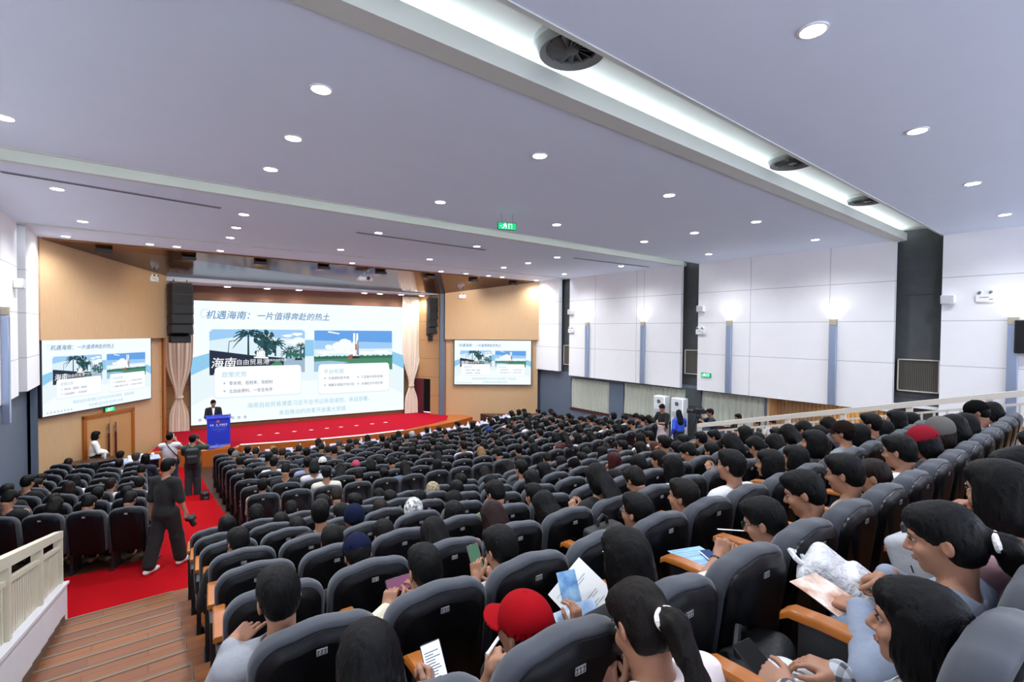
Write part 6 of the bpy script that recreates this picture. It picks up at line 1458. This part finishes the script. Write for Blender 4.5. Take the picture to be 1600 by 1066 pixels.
def dslr(M, label, grey=False):
    t = thing('camera', label, 'camera'); t.matrix_world = M
    a = MB(); a.cbox((-.07, -.03, -.05), (.07, .03, .05), .012); a.cbox((-.025, -.03, .045), (.025, .03, .075), .008); a.cbox((.035, -.045, -.05), (.07, -.02, .04), .01); a.build('body', M_BLACK, t)
    a = MB(); a.lathe([(.036, 0), (.036, .05), (.041, .06), (.041, .12), (.035, .125)], 20, 0, Matrix.Translation((-.01, .03, 0)) @ Matrix.Rotation(R(-90), 4, 'X')); a.build('lens', M_BLACK, t)
    a = MB(); a.box((-.045, -.0315, -.035), (.03, -.0305, .025)); a.build('screen', mat('camera_screen', '3C4654', 0.15), t, smooth=False)
FA = Z(-3.795)
M, J, o = stander('person in black tee and black trousers walking on the red aisle with a camera', (.22, 9.20, FA), R(-48), head=(.02, .06, 1.60), hrot=(10, -4, 0), ank=((-.09, -.20, .09), (.10, .19, .09)), rw=(.27, .12, .86), lw=(-.23, -.02, .84), pcol='09090B', tcol='09090B', shoes=M_SHOE, wide=.020, scale=1.0, kw_to=.88)
dslr(M @ Matrix.Translation((.28, .20, .74)) @ Matrix.Rotation(R(-60), 4, 'X'), 'black camera hanging from the hand of the person walking on the red aisle')
zf = lambda x, y: Z(LF(max(1, min(9, int((22.33-math.hypot(x-CX, CY-y))/.82+1.15)))))
M, J, o = stander('person in white shirt with a black crossbody strap photographing the stage', (.50, 15.7, zf(.5, 15.7)), R(-12), hrot=(2, -4, 0), tcol='white', pcol='2E3850', sleeve=.5, lw=(-.07, .29, 1.42), rw=(.08, .29, 1.43), lh=(-.45, .2, -1), rh=(.45, .2, -1), lhd=((.2, .2, 1), (-.6, -.6, .2), (.7, .8, .9, .9)), rhd=((-.2, .2, 1), (.6, -.6, .2), (.7, .8, .9, .9)), scale=.99)
phone(M @ orient((0, .36, 1.52), (0, .1, 1), (0, -1, .1)), 'phone raised by the person in the white shirt in the aisle', (.3, .35, .5), .8)
a = MB(); pts = [(-.10, -.03, 1.47), (.0, -.135, 1.33), (.12, -.13, 1.16), (.20, -.02, 1.0), (.12, .14, 1.10), (-.02, .15, 1.28), (-.10, .06, 1.45), (-.10, -.03, 1.47)]; a.tube(pts, .013, 6); a.cbox((.15, -.06, .82), (.22, .1, 1.0), .02); o2 = a.build('crossbody_bag', M_BLACK); o2.matrix_world = M; tag(o2, 'black crossbody bag worn by the person in the white shirt', 'bag')
M, J, o = stander('person in dark green tee with a backpack photographing the stage', (.97, 15.05, zf(.97, 15.05)), R(-8), hrot=(0, -6, 0), tcol='26382C', pcol='2A2C30', sleeve=.5, lw=(-.09, .27, 1.38), rw=(.12, .24, 1.46), lh=(-.45, .2, -1), rh=(.8, .1, -.7), lhd=((.3, .3, .9), (-.6, -.6, .2), (.7, .8, .9, .9)), rhd=((-.2, .2, 1), (.6, -.6, .2), (.9, 1, 1, 1)), shoes=M_SHOE, scale=.99, slim=1.08)
dslr(M @ Matrix.Translation((.06, .27, 1.56)), 'black camera held to the eye by the person in dark green tee')
t = thing('backpack', 'black backpack on the back of the person in dark green tee', 'backpack'); t.matrix_world = M
g = Grid((-.25, -.42, .8), (.25, -.02, 1.5), .012); g.box((0, -.21, 1.16), (.155, .085, .22), None, .07, .02); g.box((0, -.29, 1.08), (.12, .04, .11), None, .035, .02); link('pack', to_mesh('pack', g.mesh(), mat('black_nylon', '16171A', 0.6, bump=.2, bscale=40)), t)
for s in (-1, 1): a = MB(); a.tube([(s*.09, -.15, 1.36), (s*.11, -.06, 1.47), (s*.12, .09, 1.42), (s*.12, .13, 1.25), (s*.13, -.10, 1.02)], .018, 6); a.build('strap', mat('black_nylon', '16171A', .6), t)
M, J, o = stander('person in a white blouse standing behind the dark brown table by the oak door', (-1.2, 18.55, Z(FRONT)), R(-82), head=(0, .03, 1.50), hrot=(6, 0, 0), hair='b', tcol='E6E4E2', pcol='black', sleeve=1, lw=(-.10, .26, .96), rw=(.08, .26, .95), lh=(-.6, -.6, -.2), rh=(.6, -.6, -.2), scale=.98)
M, J, o = stander('speaker in a dark suit and white shirt behind the blue podium', (1.88, 19.66, Z(STAGE)+.012), R(176), head=(0, .08, 1.52), hrot=(10, 12, 0), hair='s', tcol='11131C', pcol='11131C', sleeve=1, lw=(-.15, .30, 1.08), rw=(.15, .30, 1.08), lh=(-.35, -.8, -.5), rh=(.35, -.8, -.5), lhd=((.3, .9, -.2), (0, 0, 1)), rhd=((-.3, .9, -.2), (0, 0, 1)), scale=.96)
a = MB(); n = J['neck']; a.add([(-.045, n[1]+.10, n[2]+.0), (.045, n[1]+.10, n[2]+.0), (.02, n[1]+.118, n[2]-.24), (-.02, n[1]+.118, n[2]-.24), (-.045, n[1]+.085, n[2]), (.045, n[1]+.085, n[2]), (.02, n[1]+.10, n[2]-.24), (-.02, n[1]+.10, n[2]-.24)], [(0, 1, 2, 3), (7, 6, 5, 4), (0, 4, 5, 1), (1, 5, 6, 2), (2, 6, 7, 3), (3, 7, 4, 0)]); a.build('shirt_front', M_WHITE, o)
FP = Z(-4.05)
M, J, o = stander('person in black tee and pale pink skirt reading a clipboard by the air conditioner', (13.45, 9.32, FP), R(84), head=(0, .04, 1.55), hrot=(24, 0, 0), hair='s', tcol='09090B', skirt='D8C2C2', lw=(-.12, .33, 1.10), rw=(.12, .33, 1.12), lh=(-.6, -.7, -.3), rh=(.6, -.7, -.3), lhd=((.2, .9, .1), (-.4, 0, .9), (.6, .7, .8, .8)), rhd=((-.2, .9, .1), (.4, 0, .9), (.6, .7, .8, .8)), shoes=M_SHOE, hem=-.02)
sheet(M @ orient((0, .46, 1.16), (0, .85, -.1), (0, -.25, 1)), .23, .33, 'clipboard with white sheets held by the person in the pink skirt', 'clipboard', 'clipboard', mat('clip_sheet', 'C9C6D6', .5), True, .004, 3)
M, J, o = stander('person with long black hair in a royal blue jacket by the air conditioner', (13.62, 8.82, FP), R(-25), head=(0, .03, 1.46), hrot=(14, -10, 0), hair='l', tcol='2A50C4', pcol='1C2030', sleeve=1, rw=(.16, .34, 1.08), rh=(.6, -.6, -.4), rhd=((-.1, .8, .5), (.7, 0, .5), (.9, 1, 1, 1)), hem=-.14, scale=.97)
t = thing('microphone', 'microphone with a red foam head in the hand of the person in blue', 'microphone'); t.matrix_world = M @ Matrix.Translation((.14, .42, 1.10)) @ Matrix.Rotation(R(-20), 4, 'X')
a = MB(); a.lathe([(.012, -.08), (.017, .06), (.02, .08)], 14); a.build('handle', M_BLACK, t); a = MB(); a.ell((0, 0, .12), (.045, .045, .05)); a.build('foam_head', mat('red_foam', 'A81C2C', .9, bump=.4, bscale=90), t)
M, J, o = stander('camera operator in navy tee leaning to a video camera on a tripod', (14.25, 7.95, FP), R(40), head=(0, .16, 1.50), hrot=(10, 0, 0), hair='s', tcol='1A2338', pcol='16171A', lw=(-.10, .42, 1.26), rw=(.14, .40, 1.28), lh=(-.7, -.4, -.4), rh=(.7, -.4, -.4), lhd=((.3, .8, .2), (-.4, 0, .9), (.9, 1, 1, 1)), rhd=((-.3, .8, .2), (.4, 0, .9), (.9, 1, 1, 1)), extra='g')
t = thing('video_camera', 'black video camera on a tripod before the pale curtain', 'video camera', (13.98, 8.38, FP+1.52), R(35))
a = MB(); a.cbox((-.07, -.20, -.07), (.07, .16, .08), .015); a.cbox((-.05, -.30, -.06), (.05, -.19, .05), .01); a.build('body', M_BLACK, t)
a = MB(); a.lathe([(.05, 0), (.05, .10), (.075, .12), (.075, .18), (.06, .18)], 18, 0, Matrix.Translation((0, .16, 0)) @ Matrix.Rotation(R(-90), 4, 'X')); a.build('lens', M_BLACK, t)
a = MB(); a.tube([(0, -.14, .08), (0, -.12, .15), (0, .10, .15), (0, .12, .08)], .014, 8); a.tube([(.03, .05, .15), (.03, .30, .17)], .018, 10); a.cbox((-.17, -.05, .03), (-.08, .06, .10), .01); a.build('handle_and_microphone', M_BLACK, t)
t = thing('tripod', 'black tripod under the video camera', 'tripod', (13.98, 8.38, FP), R(35)); a = MB(); a.lathe([(.05, 1.30), (.07, 1.34), (.07, 1.38), (.03, 1.44)], 16); a.tube([(0, 0, .95), (0, 0, 1.32)], .02, 8); a.build('head', M_BLACK, t)
a = MB(); a.tube([(0, 0, 1.36), (.10, -.38, 1.22)], .009, 6); a.build('pan_handle', M_BLACK, t)
for k in range(3): a = MB(); q = R(90+120*k); a.tube([(.05*math.cos(q), .05*math.sin(q), 1.3), (.42*math.cos(q), .42*math.sin(q), .0)], [.02, .012], 8); a.build('leg', M_BLACK, t)
for lab, loc, rz, hair, tc in (('person in black watching the stage by the curtain edge, beyond the white railing', (14.35, 7.25, FP), 60, 's', 'black'), ('person in white and black standing at the timber corner beyond the white railing', (13.95, 6.5, FP), 50, 's', 'charcoal'), ('person in a white top nearest the timber wall, beyond the white railing', (14.35, 6.25, FP), 70, 's', 'white')):
    stander(lab, loc, R(rz), head=(0, .03, 1.50), hrot=(6, 0, 0), hair=hair, tcol=tc, lw=(-.1, .3, 1.1), rw=(.1, .3, 1.1), lh=(-.6, -.6, -.2), rh=(.6, -.6, -.2), lhd=((.3, .8, .3), (-.4, 0, .9), (.8, .8, .9, 1)), rhd=((-.3, .8, .3), (.4, 0, .9), (.8, .8, .9, 1)), scale=.96)

# ------------------------------------------------------------------ bags and papers among the seats
def bag(name, label, cat, loc, rz, sz, m, tilt=0, strap=True, pocket=True, strapm=None):
    t = thing(name, label, cat, loc, rz); t.rotation_euler.x = tilt; w, d, h = sz; g = Grid((-w, -d*1.6, -h*.2), (w, d*1.6, h*1.4), max(.007, h*.022)); g.box((0, 0, h/2), (w/2, d/2, h/2), None, min(w, d, h)*.24, .02)
    if pocket: g.box((0, -d*.5, h*.35), (w*.38, d*.2, h*.24), None, d*.15, .02)
    link('pack', to_mesh('pack', g.mesh(), m), t)
    z_ = MB(); z_.tube([(w*.49*math.cos(q), -d*.12, h*.5+h*.47*math.sin(q)) for q in [R(-40+260*i/24) for i in range(25)]], .006, 6); z_.build('zip', strapm or mat('zip_grey', '6E7074', .5), t)
    if strap: a = MB(); a.tube([(-w*.16, d*.1, h*.94), (-w*.14, d*.1, h*1.1), (0, d*.1, h*1.18), (w*.14, d*.1, h*1.1), (w*.16, d*.1, h*.94)], min(.014, w*.05), 6); a.build('handle', strapm or m, t)
    return t
M_NYL = mat('black_nylon', '16171A', 0.6, bump=.2, bscale=40); M_WBAG = mat('white_canvas', 'D2D2D4', .7, bump=.9, bscale=34, noise=.10, nscale=40); M_GBAG = mat('pale_grey_canvas', 'A9ACB0', .75, bump=.3, bscale=20)
P = lambda k, j: Vector(SEATS['U', k, j][:3])
def on(k, j, dx, dy, dz): return P(k, j)+Vector((dx, dy, dz))
t = bag('backpack', 'black backpack with two studded straps hanging behind a seat back', 'backpack', on(6, 4, .12, -.23, .52), R(0), (.34, .15, .42), M_NYL)
for s in (-1, 1):
    a = MB(); a.cbox((s*.09-.025, -.092, .06), (s*.09+.025, -.08, .40), .008)
    b = MB()
    for r_ in range(12):
        for c_ in (-1, 1): b.ell((s*.09+c_*.012, -.094, .08+r_*.027), (.005, .003, .005), 0, 5)
    st_ = a.build('strap', M_NYL, t); b.build('studs', M_CHROME, st_)
bag('backpack', 'white quilted backpack with a loop strap lying on a lap', 'backpack', on(9, 4, -.22, .55, .50), R(20), (.26, .17, .34), M_WBAG, R(-55))
bag('tote_bag', 'pale grey bag with dark straps on a lap behind the white quilted backpack', 'bag', on(9, 5, -.2, .50, .48), R(-10), (.34, .16, .28), M_GBAG, R(-20), True, True, M_NYL)
bag('tote_bag', 'cream cloth bag on the lap beside the denim jacket', 'bag', on(9, 3, -.06, .36, .50), R(10), (.30, .15, .16), mat('cream_canvas', 'CFC6A4', .8, bump=.3, bscale=20), R(-20), False, False)
t = bag('backpack', 'big black bag on the floor between the wooden armrests', 'backpack', on(9, 2, .25, .66, .02), R(15), (.44, .26, .46), M_NYL, R(-12))
a = MB()
for q, r_ in (((-.03, .0), (.03, .004)), ((-.03, .056), (.03, .06)), ((-.03, 0), (-.026, .06)), ((.026, 0), (.03, .06)), ((-.015, .012), (-.011, .045)), ((.0, .012), (.004, .045)), ((-.015, .028), (.018, .032)), ((.014, .012), (.018, .045))): a.box((.08+q[0], -.225, .14+q[1]), (.08+r_[0], -.222, .14+r_[1]))
a.build('badge', M_WHITE, t, smooth=False)
bag('shopping_bag', 'lime green bag tucked beside a seat in the stairs-side rows', 'bag', on(6, 1, -.24, .20, .45), R(0), (.08, .26, .24), mat('lime_cloth', '8FB02E', .7, bump=.2, bscale=20), 0, True, False)
bag('snack_bag', 'crumpled pale yellow snack bag between two heads', 'bag', on(6, 2, .30, .42, .62), R(0), (.12, .06, .16), mat('snack_wrap', 'D8C08A', .4, col2='F0EDE4', nscale=18), 0, False, False)
bag('handbag', 'black handbag beside the row ends on the red aisle', 'bag', (1.16, 14.2, zf(1.16, 14.2)), R(10), (.16, .26, .26), M_NYL)
for k, j, dx, dy, dz, w, h, lab, cat, nm, m in ((7, 12, -.12, .46, .80, .2, .27, 'navy tablet raised in front of a seated person near the railing', 'tablet', 'tablet', mat('navy_tablet', '1E2A48', .3)), (3, 13, .05, .45, .78, .17, .24, 'lit white tablet held in the rows near the cross aisle', 'tablet', 'tablet', emat('tablet_white', (.75, .82, .95), .8)), (4, 8, .2, .48, .62, .21, .29, 'white sheet on a lap in the middle rows', 'paper', 'paper_sheet', M_PAPER), (6, 7, -.05, .45, .58, .21, .29, 'blue leaflet on an empty seat cushion in the middle rows', 'leaflet', 'leaflet', mat('leaflet_blue', '3C4C9A', .5)), (5, 3, .0, .5, .66, .13, .17, 'small brown picture card held over a lap', 'card', 'printed_card', mat('card_print', 'D8CCC0', .5, col2='7A4E36', nscale=16))):
    x, y, z, a = SEATS['U', k, j]; sheet(Matrix.Translation((x+dx, y+dy, z+dz)) @ Matrix.Rotation(R(55 if cat == 'tablet' else 12), 4, 'X'), w, h, lab, cat, nm, m, False, .002)
